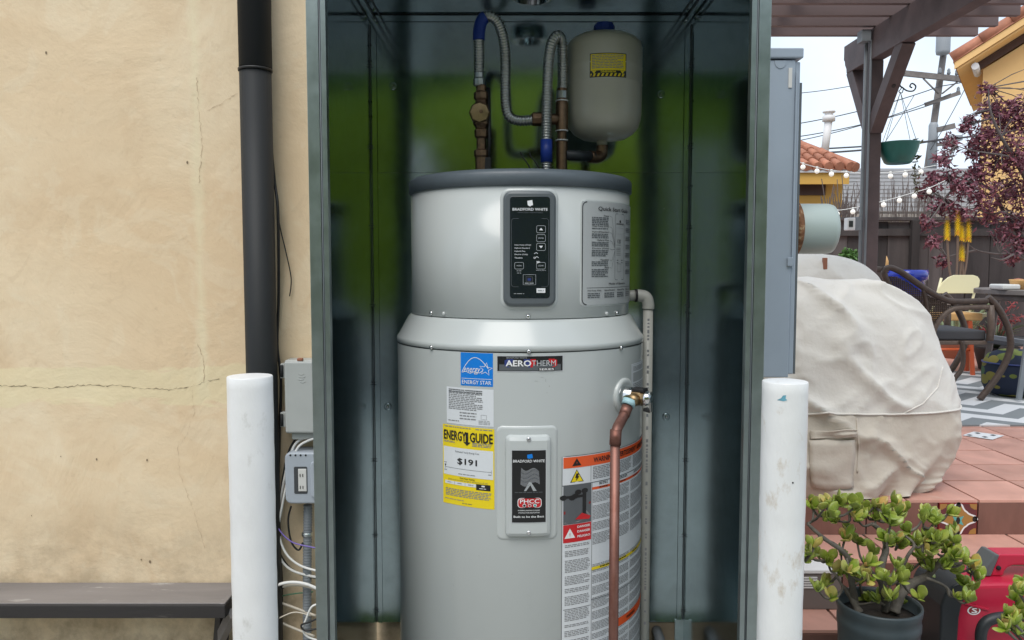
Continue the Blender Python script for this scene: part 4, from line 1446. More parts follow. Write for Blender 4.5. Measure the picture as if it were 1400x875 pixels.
while v_ < .98:
    w_ = random.uniform(.004, .012)
    L.rect(.25, v_, .75, v_ + w_, 'ink_print', 0)
    v_ += w_ + random.choice((.004, .004, .006, .03))
L.build('pipe_print', dr, kind='stuff')

# ------------------------------------------------------------------ plumbing on top of the heater
zL = ZLID - .012


def corr(path, r0, r1, pitch=.0070):
    pts = resample(path, pitch / 4)
    return pts, [r0 + (r1 - r0) * (.5 - .5 * math.cos(2 * math.pi * k / 4)) for k in range(len(pts))]


# left: mixing valve column and flexible line
yv = 2.11
def at(px, py): return P(px, py, yv)
va = thing('mixing_valve', 'brown brass valve column standing on the heater lid, left of the flexible lines', 'valve', at(658, 228))
xa = at(658, 200).x
prof = []
for py, hw in ((240, 8), (216, 8.5), (213, 10), (206, 10), (204, 6.5), (190, 6.5), (187, 9), (178, 9.5), (176, 7), (170, 11), (146, 11), (138, 7.5), (135, 10), (127, 10), (125, 7), (118, 7), (116, 6)):
    prof.append((hw * yv / F, at(658, py).z))
MB().lathe(prof, (xa, yv, 0), seg=8, smooth=False).build('valve_body', 'bronze', va, bevel=.001)
c_ = at(656, 156)
MB().lathe([(.027, -.012), (.027, .022), (.024, .026), (.004, .027)], (c_.x, yv, c_.z), (0, -1, 0), 8, smooth=False).build('valve_face', 'brass', va, bevel=.0015)
MB().lathe([(.005, 0), (.004, .003)], (c_.x + .004, yv - .026, c_.z + .002), (0, -1, 0), 10).build('face_screw', 'bronze', va)
MB().tube([at(667, 226), at(669, 196), at(668, 120)], .005, 8).build('sensor_lead', 'black_rubber', va)
MB().box(at(660, 0).x, at(671, 0).x, yv - .012, yv + .02, zL, at(660, 216).z).build('base_nut', 'black_rubber', va, bevel=.002)
MB().lathe([(.0125, 0), (.015, .004), (.015, .018), (.0125, .022), (.012, .036)], (at(655, 118).x, yv, at(655, 118).z), seg=8, smooth=False).build('union_nut', 'flex_steel', va, bevel=.001)

fl1 = thing('flexible_line', 'corrugated steel water line arching from the mixing valve, with blue sleeve', 'flexible pipe', at(655, 96))
ptsA = cat_path([at(655, 100), at(655, 70), at(655, 45), at(659, 28), at(668, 22), at(680, 30), at(688, 52), at(691, 80), at(691, 120), at(692, 146), at(697, 160), at(710, 165), at(728, 164), at(738, 163)], 14)
pp, rr = corr(ptsA, .0112, .0146)
MB().tube(pp, rr, 14).build('corrugated_tube', 'flex_steel', fl1)
MB().tube([p for p in ptsA if p.z > at(655, 56).z and p.x < at(664, 0).x], .0158, 14).build('blue_sleeve', 'blue_sleeve', fl1)
c_ = at(737, 163)
MB().lathe([(.013, -.02), (.018, -.016), (.018, .008), (.013, .012)], c_, (1, 0, 0), 8, smooth=False).build('end_nut', 'bronze', fl1, bevel=.001)

fl2 = thing('flexible_line', 'corrugated steel water line bent in a tight hairpin beside the tank', 'flexible pipe', at(747, 216))
yv2 = 2.085
ptsB = cat_path([P(747, 234, yv2), P(747, 216, yv2), P(747, 180, yv2), P(748, 130, yv2), P(750, 85, yv2), P(754, 60, yv2), P(762, 49, yv2 + .01), P(768, 57, yv2 + .03), P(769, 80, yv2 + .035), P(769, 100, yv2 + .035), P(769, 122, yv2 + .035)], 14)
pp, rr = corr(ptsB, .0110, .0144)
MB().tube(pp, rr, 14).build('corrugated_tube', 'flex_steel', fl2)
MB().tube([P(747, 222, yv2), P(747, 191, yv2)], .0152, 14).build('blue_sleeve', 'blue_sleeve', fl2)
MB().lathe([(.022, 0), (.022, .020), (.016, .030)], V((P(747, 216, yv2).x, yv2, zL)), seg=8, smooth=False).build('base_nut', 'gen_black', fl2)

yt = 2.12
tp = thing('tee_pipe', 'brown brass tee pipe standing on the heater lid beside the cream tank', 'pipe', P(768, 228, yt))
xt = P(768, 180, yt).x
prof = []
for py, hw in ((240, 7.6), (194, 7.8), (192, 6.2), (181, 6.2), (179, 8.6), (142, 8.6), (138, 7), (122, 7), (120, 6)):
    prof.append((hw * yt / F, P(768, py, yt).z))
MB().lathe(prof, (xt, yt, 0), seg=16).build('pipe', 'bronze', tp, sharp=30)
for py in (138, 179, 192):
    MB().lathe([(.0165, -.0015), (.0172, 0), (.0165, .0015)], (xt, yt, P(768, py, yt).z), seg=18).build('tape_ring', 'teflon', tp)
MB().tube([P(742, 163, yt), P(766, 163, yt)], .0145, 14).build('tee_branch', 'bronze', tp)
MB().lathe([(.0125, 0), (.0150, .003), (.0150, .020), (.012, .024)], (xt, yt, P(768, 136, yt).z), seg=8, smooth=False).build('union_nut', 'flex_steel', tp, bevel=.001)
MB().tube([P(772, 212, yt), P(812, 214, 2.16)], .0135, 16).build('side_nipple', 'gen_black', tp)
MB().tube(cat_path([P(806, 214, 2.155), P(816, 215, 2.17), P(822, 211, 2.18), P(823, 202, 2.18), P(823, 199, 2.18)], 6), [.016] * 25, 16).build('elbow', 'bronze', tp)

yk = 2.18
tk = thing('expansion_tank', 'cream steel expansion tank with blue cap above the heater', 'tank', P(825, 200, yk))
xk = P(825.5, 120, yk).x
rk = 51.5 * yk / F * .99
zk = lambda py: P(825, py, yk).z
prof = [(.010, zk(193)), (.03, zk(192.5)), (.058, zk(190)), (.078, zk(184)), (.092, zk(176)), (rk - .003, zk(165)), (rk - .001, zk(158)), (rk, zk(120)), (rk + .0012, zk(118.5)), (rk, zk(117)),
        (rk, zk(98)), (rk + .0008, zk(96)), (rk, zk(94)), (rk, zk(68)), (rk - .004, zk(61)), (rk - .014, zk(55)), (.070, zk(50.5)), (.045, zk(48.5)), (.02, zk(48))]
MB().lathe(prof, (xk, yk, 0), seg=64).build('tank_shell', 'tank_cream', tk)
MB().lathe([(.029, zk(50)), (.028, zk(36)), (.023, zk(32)), (.001, zk(31.5))], (xk, yk, 0), seg=10, smooth=False).build('air_cap', 'blue_sleeve', tk, bevel=.002)
MB().lathe([(.014, zk(200)), (.014, zk(190))], (P(823, 195, yk).x, yk, 0), seg=14).build('neck', 'tank_cream', tk)
Sk = lambda s, z, o: V((xk + (rk + o) * math.sin(s / rk), yk - (rk + o) * math.cos(s / rk), z))
dd = P(832, 88, yk - rk)
sl = math.asin((P(807, 88, yk - rk).x - xk) / rk) * rk; sr = math.asin((P(857, 88, yk - rk).x - xk) / rk) * rk
L = Label(Sk, sl, sr, P(832, 72, yk - rk).z, P(832, 105, yk - rk).z, step=.008)
L.rect(0, 0, 1, 1, 'ink_black', 0)
L.rect(.025, .035, .975, .72, 'ink_yellow', 1)
L.rect(.025, .84, .975, .965, 'ink_yellow', 1)
for k in range(9):
    u = .03 + .11 * k
    L.poly([(u, .965), (u + .055, .965), (u + .09, .84), (u + .035, .84)], 'ink_black', 2)
L.text('WARNING', .5, .775, .085, 'ink_yellow', w=.40, bold=.03, rot=True)
for u in (.12, .88): L.poly([(u - .06, .73), (u + .06, .73), (u, .86)], 'ink_yellow', 2)
L.greek(.06, .07, .93, .66, 9, 'ink_print', 2, fill=.5)
L.build('warning_label', tk, 'yellow and black warning label, upside down')
# loose wire ends on the lid
for dx_, lab in ((712, 'thin black wire end sticking up from the lid, left one'), (724, 'thin black wire end sticking up from the lid, right one')):
    MB().tube(cat_path([P(dx_ + 16, 236, 2.08), P(dx_ + 8, 222, 2.08), P(dx_ + 2, 214, 2.08), P(dx_, 208, 2.08)], 5), .0018, 6).build('wire_end', 'black_rubber', label=lab, cat='wire')

# ------------------------------------------------------------------ meter panel on the side of the house
YM = 2.56
mp0, mp1 = P(1040, 516, YM), P(1092, 66, YM)
mt = thing('meter_cabinet', 'tall blue grey steel meter cabinet with a lid behind the galvanised cabinet', 'meter cabinet', (.82, YM + .2, mp0.z))
xa, xb = P(1000, 300, YM).x, P(1083, 300, YM).x
MB().box(xa, xb, YM, YM + .36, mp0.z, P(0, 82, YM).z).build('case', 'panel_steel', mt, bevel=.003)
MB().box(xb, P(1090, 300, YM).x, YM + .004, YM + .36, mp0.z + .01, P(0, 84, YM).z).build('front_cover', 'panel_steel', mt, bevel=.003)
MB().box(P(1091, 300, YM).x, P(1094, 300, YM).x, YM + .012, YM + .36, mp0.z + .01, P(0, 112, YM).z).build('side_plate', 'panel_steel_dark', mt)
MB().box(xa, P(1092.5, 300, YM).x, YM - .008, YM + .37, P(0, 80, YM).z, P(0, 66, YM).z).build('lid', 'panel_steel', mt, bevel=.004)
c_ = P(1067, 82, YM)
MB().prism([(c_.x + .019 * math.cos(R(a)), c_.z - .002 + .024 * math.sin(R(a))) for a in range(180, 361, 15)], lambda u, v, k: V((u, YM - .002 + .004 * k, v))).build('finger_notch', 'panel_steel', mt)
a, b_ = P(1077.5, 120, YM), P(1083, 93, YM)
MB().box(a.x, b_.x, YM - .003, YM + .002, a.z, b_.z).build('worn_sticker', 'outlet_white', mt)
a, b_ = P(1075.5, 364, YM), P(1083.5, 352, YM)
MB().box(a.x, b_.x, YM - .008, YM - .001, a.z, b_.z).build('latch', 'panel_steel', mt, bevel=.002)
a = P(1082, 358, YM)
MB().box(a.x - .001, a.x + .004, YM - .006, YM - .001, a.z, P(0, 100, YM).z).build('latch_rod', 'panel_steel', mt)
c_ = P(1084, 313, 2.70)
rm = 34 * 2.70 / F
MB().lathe([(rm + .006, -.012), (rm + .009, -.004), (rm + .009, .006), (rm + .002, .010)], (c_.x, 2.70, c_.z), (1, 0, 0), 40).build('rusty_collar', 'rust', mt)
x_e = P(1138, 313, 2.70).x - c_.x
MB().lathe([(rm - .001, .004), (rm, .01), (rm, x_e - .02), (rm - .004, x_e - .006), (rm - .014, x_e)], (c_.x, 2.70, c_.z), (1, 0, 0), 48).build('meter_drum', 'meter_can', mt)

# ------------------------------------------------------------------ pergola
pg = thing('pergola', 'dark brown timber pergola with slatted roof over the patio', 'pergola', (2.30, 5.2, ZP))
YPO = 5.2
xp0, xp1 = P(1182, 200, YPO).x, P(1200.5, 200, YPO).x
zb0, zb1 = 2.73, 2.92
MB().box(xp0, xp1, YPO - .045, YPO + .045, ZP, zb0).build('post', 'pergola', pg, bevel=.004)
yb_e = 5.56
poly = [(3.0, zb0), (yb_e - .04, zb0), (yb_e - .035, zb0 + .03), (yb_e - .012, zb0 + .06), (yb_e - .005, zb0 + .085), (yb_e + .01, zb0 + .10), (yb_e + .01, zb1), (3.0, zb1)]
MB().prism(poly, lambda u, v, k: V((xp0 + .001 + (xp1 - xp0 - .004) * k, u, v))).build('beam', 'pergola', pg, bevel=.003)
for ya, za, yb2, zb2 in ((YPO - .03, 2.30, 4.78, zb0 - .001), (YPO + .03, 2.34, 5.50, zb0 - .001)):
    MB().bar((xp0 + .045, ya, za), (xp0 + .045, yb2, zb2 + .02), .078, .085, (0, 1, 1) if yb2 < YPO else (0, -1, 1)).build('knee_brace', 'pergola', pg, bevel=.003)
sl_me = MB().box(-1.3, .75, -.02, .02, 0, .14).mesh('slat', 'pergola_slat')
for k in range(12):
    y = 5.33 - .215 * k
    inst('slat', sl_me, (xp0 + .01, y, zb1 + .001 + random.uniform(0, .004)), pg, (0, 0, random.uniform(-.004, .004)))
MB().box(xp0 - .62, xp0 - .57, 3.2, 5.5, zb1 + .142, zb1 + .19).build('cross_batten', 'pergola', pg)
MB().box(xp0 + .5, xp0 + .55, 3.2, 5.5, zb1 + .142, zb1 + .19).build('cross_batten', 'pergola', pg)
for py, yy in ((102, 5.0), (143, 5.12)):
    p = P(1218 if py == 102 else 1199, py - 10, yy)
    MB().lathe([(.012, 0), (.012, .006)], (xp0 + .045, yy - .075, 2.52 if py == 102 else 2.40), (0, -1, -1), 10).build('bolt', 'iron', pg)

cd = thing('electrical_conduit', 'grey electrical conduit and junction box on the pergola post', 'conduit', (xp0 - .02, YPO - .05, ZP + .02))
xcn = P(1177.5, 200, YPO).x
MB().tube([(xcn, YPO - .03, ZP + .3), (xcn, YPO - .03, zb0 + .12)], .011, 10).build('conduit_pipe', 'conduit_grey', cd)
MB().tube([(xcn + .022, YPO - .052, ZP + .3), (xcn + .022, YPO - .052, zb0 + .12)], .007, 10).build('conduit_pipe', 'conduit_grey', cd)
a, b_ = P(1171, 61, YPO), P(1184, 45, YPO)
MB().box(a.x, b_.x, YPO - .08, YPO - .005, a.z, b_.z).build('junction_box', 'conduit_grey', cd, bevel=.003)
fx = thing('floodlight', 'small white floodlight on a grey box mounted on the pergola post', 'light', P(1172, 316, YPO - .06))
a, b_ = P(1167, 315, YPO - .05), P(1176, 297, YPO - .05)
MB().box(a.x, b_.x, YPO - .07, YPO - .02, a.z, b_.z).build('back_box', 'conduit_grey', fx, bevel=.003)
a, b_ = P(1155, 315, YPO - .05), P(1166.5, 298, YPO - .05)
MB().box(a.x, b_.x, YPO - .09, YPO - .03, a.z, b_.z).build('lamp_head', 'white_trim', fx, bevel=.006)
MB().box(a.x + .008, b_.x - .018, YPO - .094, YPO - .0905, a.z + .02, b_.z - .02).build('lens', 'clear_dark', fx)

# hanging bowl
hb = thing('hanging_planter', 'teal green bowl planter hanging by wires from the pergola post', 'planter', P(1228, 224, YPO))
prof = []
for py, hw in ((224, 15), (222, 17.5), (212, 22), (203, 25), (198, 26), (196, 27.2), (195.4, 27.2), (196, 25)):
    prof.append((hw * YPO / F, P(1228, py, YPO).z))
hc = P(1228, 210, YPO)
MB().lathe(prof, (hc.x, YPO, 0), seg=36, capt=False).build('bowl', 'teal_bowl', hb)
MB().lathe([(.12, 0), (.001, .01)], (hc.x, YPO, P(1228, 199, YPO).z), seg=24).build('soil', 'soil', hb)
hk = P(1231, 126, YPO)
for k in range(4):
    a_ = k * math.pi / 2 + .5
    MB().tube([(hc.x + .125 * math.cos(a_), YPO + .125 * math.sin(a_), P(1228, 196, YPO).z), (hk.x, YPO, hk.z)], .0016, 5).build('wire', 'iron', hb)
br = MB()
br.tube(cat_path([P(1201, 128, YPO), P(1212, 124, YPO), P(1222, 117, YPO), P(1231, 118, YPO), P(1240, 124, YPO), P(1249, 124, YPO), P(1252, 118, YPO), P(1247, 114, YPO), P(1244, 118, YPO), P(1247, 120, YPO)], 8), .0045, 7)
br.tube(cat_path([P(1201, 113, YPO), P(1222, 108, YPO) * 1, P(1232, 119, YPO), P(1229, 125, YPO), P(1233, 127, YPO), P(1235, 122, YPO)], 8), .003, 6)
br.build('scroll_bracket', 'iron', label='black scrolled iron bracket holding the hanging bowl', cat='bracket')
tr = MB()
for k in range(70):
    p = P(1250 + random.gauss(2, 3), random.uniform(190, 265), YPO + random.uniform(-.05, .05))
    d = V((random.gauss(0, 1), random.gauss(0, 1), random.gauss(0, 1))).normalized() * .022
    e = V((random.gauss(0, 1), random.gauss(0, 1), random.gauss(0, 1))).normalized() * .010
    tr.add([p - d, p + e, p + d, p - e], [(0, 1, 2, 3)])
tr.build('trailing_leaves', mat('trail', (.11, .10, .05), .6), hb, kind='stuff')

# ------------------------------------------------------------------ fence
YF = 10.5
zf = P(1250, 297, YF).z
fe = thing('board_fence', 'weathered dark grey board fence at the back of the patio', 'fence', (6, YF, 0))
x = 3.3
widths = []
while x < 8.4:
    w_ = random.choice((.14, .19, .24, .30))
    MB().box(x + .004, x + w_ - .004, YF + random.uniform(-.012, .012), YF + .03, .02, zf - .05 - random.uniform(0, .015)).build('board', 'fence', fe)
    x += w_
for x in (3.4, 5.15, 6.9):
    MB().box(x, x + .1, YF - .1, YF - .015, .02, zf - .04).build('post', 'fence', fe, bevel=.006)
MB().box(3.3, 8.4, YF - .07, YF + .06, zf - .045, zf).build('cap_rail', 'fence', fe, bevel=.005)
MB().box(3.3, 8.4, YF - .05, YF - .014, zf - .24, zf - .15).build('rail', 'fence', fe)

# ------------------------------------------------------------------ neighbour: small tiled-roof building, left
yn = 13.0
nb = thing('tiled_roof_house', 'ochre building with terracotta tiled hip roof beyond the fence', 'building', (P(1110, 300, yn).x, yn, 0))
xr = P(1152, 250, yn).x
MB().box(1.5, xr, yn, yn + 3, 0, P(0, 238, yn).z).build('wall', 'ochre_wall', nb)
xr2 = P(1123, 250, yn - .25).x
a, b_ = P(1085, 267, yn), P(1128, 252, yn)
MB().box(a.x, b_.x, yn - .03, yn + .02, a.z, b_.z).build('window', 'brown_trim', nb)
a, b_ = P(1050, 236, yn - .35), P(1164, 232, yn - .35)
eave_z = b_.z
MB().box(1.2, b_.x, yn - .38, yn - .34, a.z, b_.z).build('gutter', 'white_trim', nb)
MB().box(1.2, b_.x - .02, yn - .33, yn + 3.3, b_.z - .02, b_.z - .001).build('soffit', 'ochre_wall', nb)
MB().box(1.2, P(1161, 240, yn - .33).x, yn - .335, yn - .30, P(0, 252, yn - .3).z, P(0, 237, yn - .3).z).build('fascia', 'ochre_wall', nb)
rise = P(1100, 186, yn + 1.5).z - eave_z
xe = b_.x + .05
# hip roof: front slope, right slope; ridge x from -1 to xe-1.3
rf = MB()
run = 1.85
A = [V((1.0, yn - .4, eave_z)), V((xe, yn - .4, eave_z)), V((xe - run * .42, yn - .4 + run, eave_z + rise)), V((1.0, yn - .4 + run, eave_z + rise))]
rf.add(A + [V((xe, yn + 3.3, eave_z)), V((xe - run * .42, yn + 1.5 + .2, eave_z + rise))], [(0, 1, 2, 3), (1, 4, 5, 2)])
rfo = rf.build('roof', 'roof_clay', nb)
col_me = MB()
NR = 7
for j in range(NR):
    for i in range(24):
        t0 = j / NR
        xx = xe - .09 - i * .17
        xlim = xe - run * .42 * t0 - .02
        if xx > xlim or xx < 3.6: continue
        q0 = V((xx, yn - .42 + run * t0, eave_z + rise * t0 + .02))
        q1 = V((xx, yn - .42 + run * (t0 + 1.1 / NR), eave_z + rise * (t0 + 1.1 / NR) + .035))
        q0.z += .02
        mb = MB().tube([q0, q1], [.075, .062], 8)
        mb.build('roof_tile', 'roof_clay', rfo)
hipb = MB()
MB().tube([A[1] + V((0, 0, .03)), A[2] + V((0, 0, .05))], .08, 8).build('hip_ridge', 'roof_clay', rfo)
vt = thing('vent_pipe', 'slim white vent pipe with cap rising behind the tiled roof', 'vent', P(1128, 205, 16))
MB().tube([P(1127, 212, 16), P(1133, 163, 16)], .075, 12).build('pipe', 'white_trim', vt)
MB().lathe([(.12, 0), (.12, .10), (.08, .12), (.08, .16), (.12, .17), (.12, .2)], P(1133, 166, 16), seg=14).build('cap', 'white_trim', vt)

# grey roofed house behind
gh = thing('grey_roof_house', 'low house with grey shingle roof behind the fence', 'building', (11, 20, 0))
rfm = MB()
za, zb_ = P(0, 292, 20).z, P(0, 232, 25).z
rfm.add([V((7.0, 20, za)), V((13.4, 20, za)), V((14.5, 25, zb_)), V((8.0, 25, zb_))], [(0, 1, 2, 3)])
rfm.build('roof', 'roof_grey', gh, solid=.08)
MB().box(7.4, 13.2, 20.5, 25, 0, za).build('wall', mat('house_grey', (.35, .33, .31), .8), gh)
for k in range(11):
    t = k / 11
    MB().bar((7.0 + t * 1.0, 20 + 5 * t, za + (zb_ - za) * t + .05), (13.4 + 1.1 * t, 20 + 5 * t, za + (zb_ - za) * t + .05), .06, .03).build('shingle_course', 'roof_grey', gh)
MB().box(6.95, 13.45, 19.93, 19.97, za - .14, za - .01).build('gutter', 'house_grey', gh)

# yellow house, right
yy = 14.0
yh = thing('yellow_house', 'bright yellow gabled house with tiled roof edge at the right', 'house', (10, yy, 0))
xw = P(1342, 150, yy).x
z_ev = P(1342, 95, yy).z
slope = .60
hang = math.atan2(xw, yy) + R(3)
hcx, hsx = math.cos(hang), math.sin(hang)


def HW(u, y, v):
    """house frame -> world: u along the gable, y into the depth, turned about the near corner"""
    du, dy = u - xw, y - yy
    return V((xw + du * hcx + dy * hsx, yy - du * hsx + dy * hcx, v))


UE = xw + 4.2
pts = [(xw, 0), (UE, 0), (UE, z_ev + (UE - xw) * slope), (xw, z_ev)]
MB().prism(pts, lambda u, v, k: HW(u, yy + 4 * k, v)).build('wall', 'yellow_wall', yh)


def rake(off0, off1, y0, y1, dx, m_, name, par=yh):
    x0 = xw - dx
    poly = [(x0, z_ev - dx * slope + off0), (UE, z_ev + (UE - xw) * slope + off0), (UE, z_ev + (UE - xw) * slope + off1), (x0, z_ev - dx * slope + off1)]
    return MB().prism(poly, lambda u, v, k: HW(u, y0 + (y1 - y0) * k, v)).build(name, m_, par)


rake(.02, .16, yy - .06, yy - .001, .10, 'brown_trim', 'rake_trim')
rake(.165, .20, yy - .42, yy + 4, .36, 'yellow_wall', 'soffit')
rake(.205, .32, yy - .46, yy - .42, .40, 'yellow_wall', 'rake_board')
rf2 = rake(.33, .36, yy - .48, yy + 4, .42, 'roof_clay', 'roof')
for k in range(10):
    u0 = xw - .44 + k * .42
    zz = z_ev + (u0 - xw) * slope + .42
    MB().tube([HW(u0, yy - .4, zz), HW(u0 + .46, yy - .4, zz + .46 * slope)], [.11, .09], 10).build('roof_tile', 'roof_clay', rf2)
MB().tube([HW(xw - .10, yy - .35, z_ev), HW(xw - .10, yy + .3, z_ev)], .06, 8).build('gutter', 'white_trim', yh)

# ------------------------------------------------------------------ utility pole and wires
yu = 30.
up = thing('utility_pole', 'leaning grey wooden utility pole with crossarms', 'utility pole', PZ(1262, 420, 0) if False else V((P(1264, 300, yu).x, yu, 0)))
pt, pb_ = P(1293, 52, yu), P(1268, 232, yu)
dirp = (pt - pb_)
base = pb_ - dirp * ((pb_.z) / dirp.z)
MB().tube([base, pb_, pt], [.15, .125, .11], 12).build('pole', 'pole_wood', up)
for (x0, y0, x1, y1), hh in (((1234, 100, 1340, 111), .16), ((1265, 143, 1312, 127), .12), ((1280, 178, 1305, 172), .16), ((1280, 198, 1297, 196), .1)):
    MB().bar(P(x0, y0, yu - .3), P(x1, y1, yu - .3), .12, hh * 1.2).build('crossarm', 'pole_wood', up)
for px, py in ((1285, 99), (1297, 100), (1308, 101), (1317, 102), (1336, 104), (1310, 125)):
    MB().lathe([(.05, 0), (.07, .06), (.05, .12), (.06, .16), (.02, .22)], P(px, py + 2, yu - .3), seg=8).build('insulator', 'conduit_grey', up)
MB().lathe([(.22, 0), (.24, .1), (.24, .9), (.2, 1.0)], P(1289, 74, yu - .3), seg=16).build('transformer_can', 'transformer', up)
MB().lathe([(.16, 0), (.16, 1.6), (.12, 1.7)], P(1274, 232, yu - .2), seg=12).build('riser_sleeve', 'transformer', up)
MB().box(P(1291, 190, yu).x, P(1308, 190, yu).x, yu - .4, yu - .1, P(0, 194, yu).z, P(0, 187, yu).z).build('cable_terminal', 'transformer', up)
MB().tube([P(1262, 107, yu - .3), P(1283, 128, yu - .3)], .03, 6).build('brace', 'pole_wood', up)
MB().tube([P(1310, 111, yu - .3), P(1288, 128, yu - .3)], .03, 6).build('brace', 'pole_wood', up)
wires = [((1050, 210), (1290, 190), 6, .035, 'thick dark power line crossing low to the pole'), ((1050, 206), (1400, 178), 5, .03, 'dark power line just above the tiled roof'),
         ((1050, 175), (1285, 118), 7, .018, 'thin power line sloping up to the pole, upper one'), ((1050, 192), (1282, 140), 7, .018, 'thin power line sloping up to the pole, middle one'),
         ((1050, 200), (1300, 128), 8, .016, 'thin power line sloping up to the pole, lower one'), ((1050, 130), (1238, 100), 6, .014, 'faint high power line left of the pergola post'),
         ((1285, 118), (1400, 86), 4, .018, 'thin power line leaving the pole towards the yellow house'), ((1290, 190), (1400, 168), 4, .022, 'power line from the pole terminal behind the plum tree'),
         ((1272, 205), (1330, 100), 3, .014, 'slanting guy wire right of the pole'), ((1175, 245), (1250, 130), 3, .012, 'faint slanting wire behind the hanging bowl')]
for (x0, y0), (x1, y1), sag, r_, lab in wires:
    q = [P(x0 + (x1 - x0) * k / 12, y0 + (y1 - y0) * k / 12 + sag * 4 * (k / 12) * (1 - k / 12), yu - .4 + 2.0 * math.sin(k)*0) for k in range(13)]
    MB().tube(q, r_, 5).build('power_line', 'wire', label=lab, cat='power line')

# ------------------------------------------------------------------ string lights
st = [('string of white globe lights under the tiled roof eave', [(1085, 222), (1097.8, 228.5), (1117, 234), (1136.7, 238), (1157, 240), (1180, 242), (1200, 241.5), (1217.4, 240.7), (1237.6, 239), (1259, 235), (1280, 231)], 6.6),
      ('lower string of white globe lights in front of the grey roof', [(1120, 291), (1144.6, 292.5), (1166, 289.5), (1190, 284), (1208, 280), (1229.7, 274), (1250, 268), (1270.4, 262), (1292, 252)], 7.2)]
for lab, pts, ys_ in st:
    t = thing('string_lights', lab, 'string lights', P(pts[0][0], pts[0][1], ys_))
    MB().tube(cat_path([P(x, y - 5, ys_) for x, y in pts], 4), .0035, 5).build('cord', 'cable_white', t)
    for k, (x, y) in enumerate(pts[1:-1]):
        c_ = P(x, y, ys_)
        rb = 3.3 * ys_ / F
        bo = MB().lathe([(rb * math.sin(R(a)), -rb * math.cos(R(a))) for a in range(5, 176, 17)], c_, seg=14).build('bulb', 'bulb', t)
        MB().lathe([(.009, 0), (.009, .02)], c_ + V((0, 0, rb * .9)), seg=8).build('socket', 'cable_white', bo)

# ------------------------------------------------------------------ covered grills
def cover(name, lab, YC, levels, dep, mats, seed, zsplit=None, nseg=120, nz=64, fold=.016):
    """draped fabric: levels = (py, left px, right px) silhouettes, stacked rings with folds"""
    lv = [(P(0, py, YC).z, P(l_, py, YC).x, P(r_, py, YC).x, d_) for (py, l_, r_), d_ in zip(levels, dep)]
    t = thing(name, lab, 'grill cover', ((lv[-1][1] + lv[-1][2]) / 2, YC, ZP))

    def at_z(f):
        q = f * (len(lv) - 1)
        i = min(len(lv) - 2, int(q)); u = q - i
        p0, p1, p2, p3 = lv[max(0, i - 1)], lv[i], lv[i + 1], lv[min(len(lv) - 1, i + 2)]
        return [.5 * (2 * b_ + (c - a) * u + (2 * a - 5 * b_ + 4 * c - d) * u * u + (3 * b_ - a - 3 * c + d) * u ** 3) for a, b_, c, d in zip(p0, p1, p2, p3)]

    def fn(u, v):
        z, xl, xr_, d_ = at_z(v)
        a = 2 * math.pi * u
        cx, hw = (xl + xr_) / 2, (xr_ - xl) / 2
        e = .78
        ca, sa = math.cos(a), math.sin(a)
        x = cx + hw * math.copysign(abs(ca) ** e, ca)
        y = YC + d_ * math.copysign(abs(sa) ** e, sa)
        n_ = V((ca, sa, 0))
        w_ = fold * 1.3 * noise.noise(V((x * 2.0, y * 2.0, z * 2.2 + seed)))
        wq = V((x + .25 * noise.noise(V((x * 1.5, y, z * 1.5 + seed))), y, z))
        # taut diagonal creases with sharp crests, plus crumples that grow towards the hem
        r1 = 1 - abs(noise.noise(V((wq.x * 3.2 + wq.z * 3.6, wq.y * 3, wq.z * 1.2 - wq.x * .8 + seed)))) * 3.2
        r2 = 1 - abs(noise.noise(V((wq.x * 6.5 - wq.z * 2.5, wq.y * 6, wq.z * 5 + seed * 2)))) * 3.0
        r3 = 1 - abs(noise.noise(V((wq.x * 12 + wq.z * 5, wq.y * 12, wq.z * 10 + seed * 3)))) * 2.6
        env = max(0, noise.noise(V((x * 1.7, y * 1.7, z * 1.7 + 5 + seed))) + .35)
        w_ += fold * 1.7 * max(0, r1) ** 2.6 * (.35 + env)
        w_ += fold * 1.0 * max(0, r2) ** 2.4 * (.25 + .75 * v) * (.3 + env)
        w_ += fold * .30 * max(0, r3) * (.2 + .8 * v)
        if v > .8: w_ += fold * 2.2 * (v - .8) / .2 * math.sin(a * 13 + 3 * noise.noise(V((x * 3, y * 3, seed))))
        return V((x, y, z)) + n_ * w_ + V((0, 0, .35 * w_))
    mb = MB()
    mb.grid(fn, nseg, nz, closed_u=True)
    if zsplit is not None:
        js = next(j for j in range(nz + 1) if at_z(j / nz)[0] < zsplit)
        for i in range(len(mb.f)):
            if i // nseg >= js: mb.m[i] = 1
        ring = [fn(i / nseg, js / nz) for i in range(nseg + 1)]
        ctr = V((sum(p.x for p in ring) / len(ring), YC, ring[0].z))
        MB().tube([p + (p - ctr).normalized() * .003 for p in ring], .0045, 6, caps=False).build('seam', mats[0], t)
    top = [fn(i / nseg, 0) for i in range(nseg)]
    c_ = sum(top, V((0, 0, 0))) / nseg + V((0, 0, .012))
    mb.add(top + [c_], [(i, (i + 1) % nseg, nseg) for i in range(nseg)], 0, True)
    mb.build('fabric', mats, t)
    return t, fn


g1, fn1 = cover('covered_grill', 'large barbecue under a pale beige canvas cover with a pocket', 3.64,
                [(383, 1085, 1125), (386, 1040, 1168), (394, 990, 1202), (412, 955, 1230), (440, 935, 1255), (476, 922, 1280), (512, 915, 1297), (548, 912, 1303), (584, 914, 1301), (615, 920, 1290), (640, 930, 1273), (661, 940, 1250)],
                [.05, .12, .16, .20, .22, .235, .25, .265, .275, .275, .27, .26], ['canvas', 'canvas_low'], 2.3, zsplit=P(0, 566, 3.37).z, nseg=220, nz=130, fold=.021)
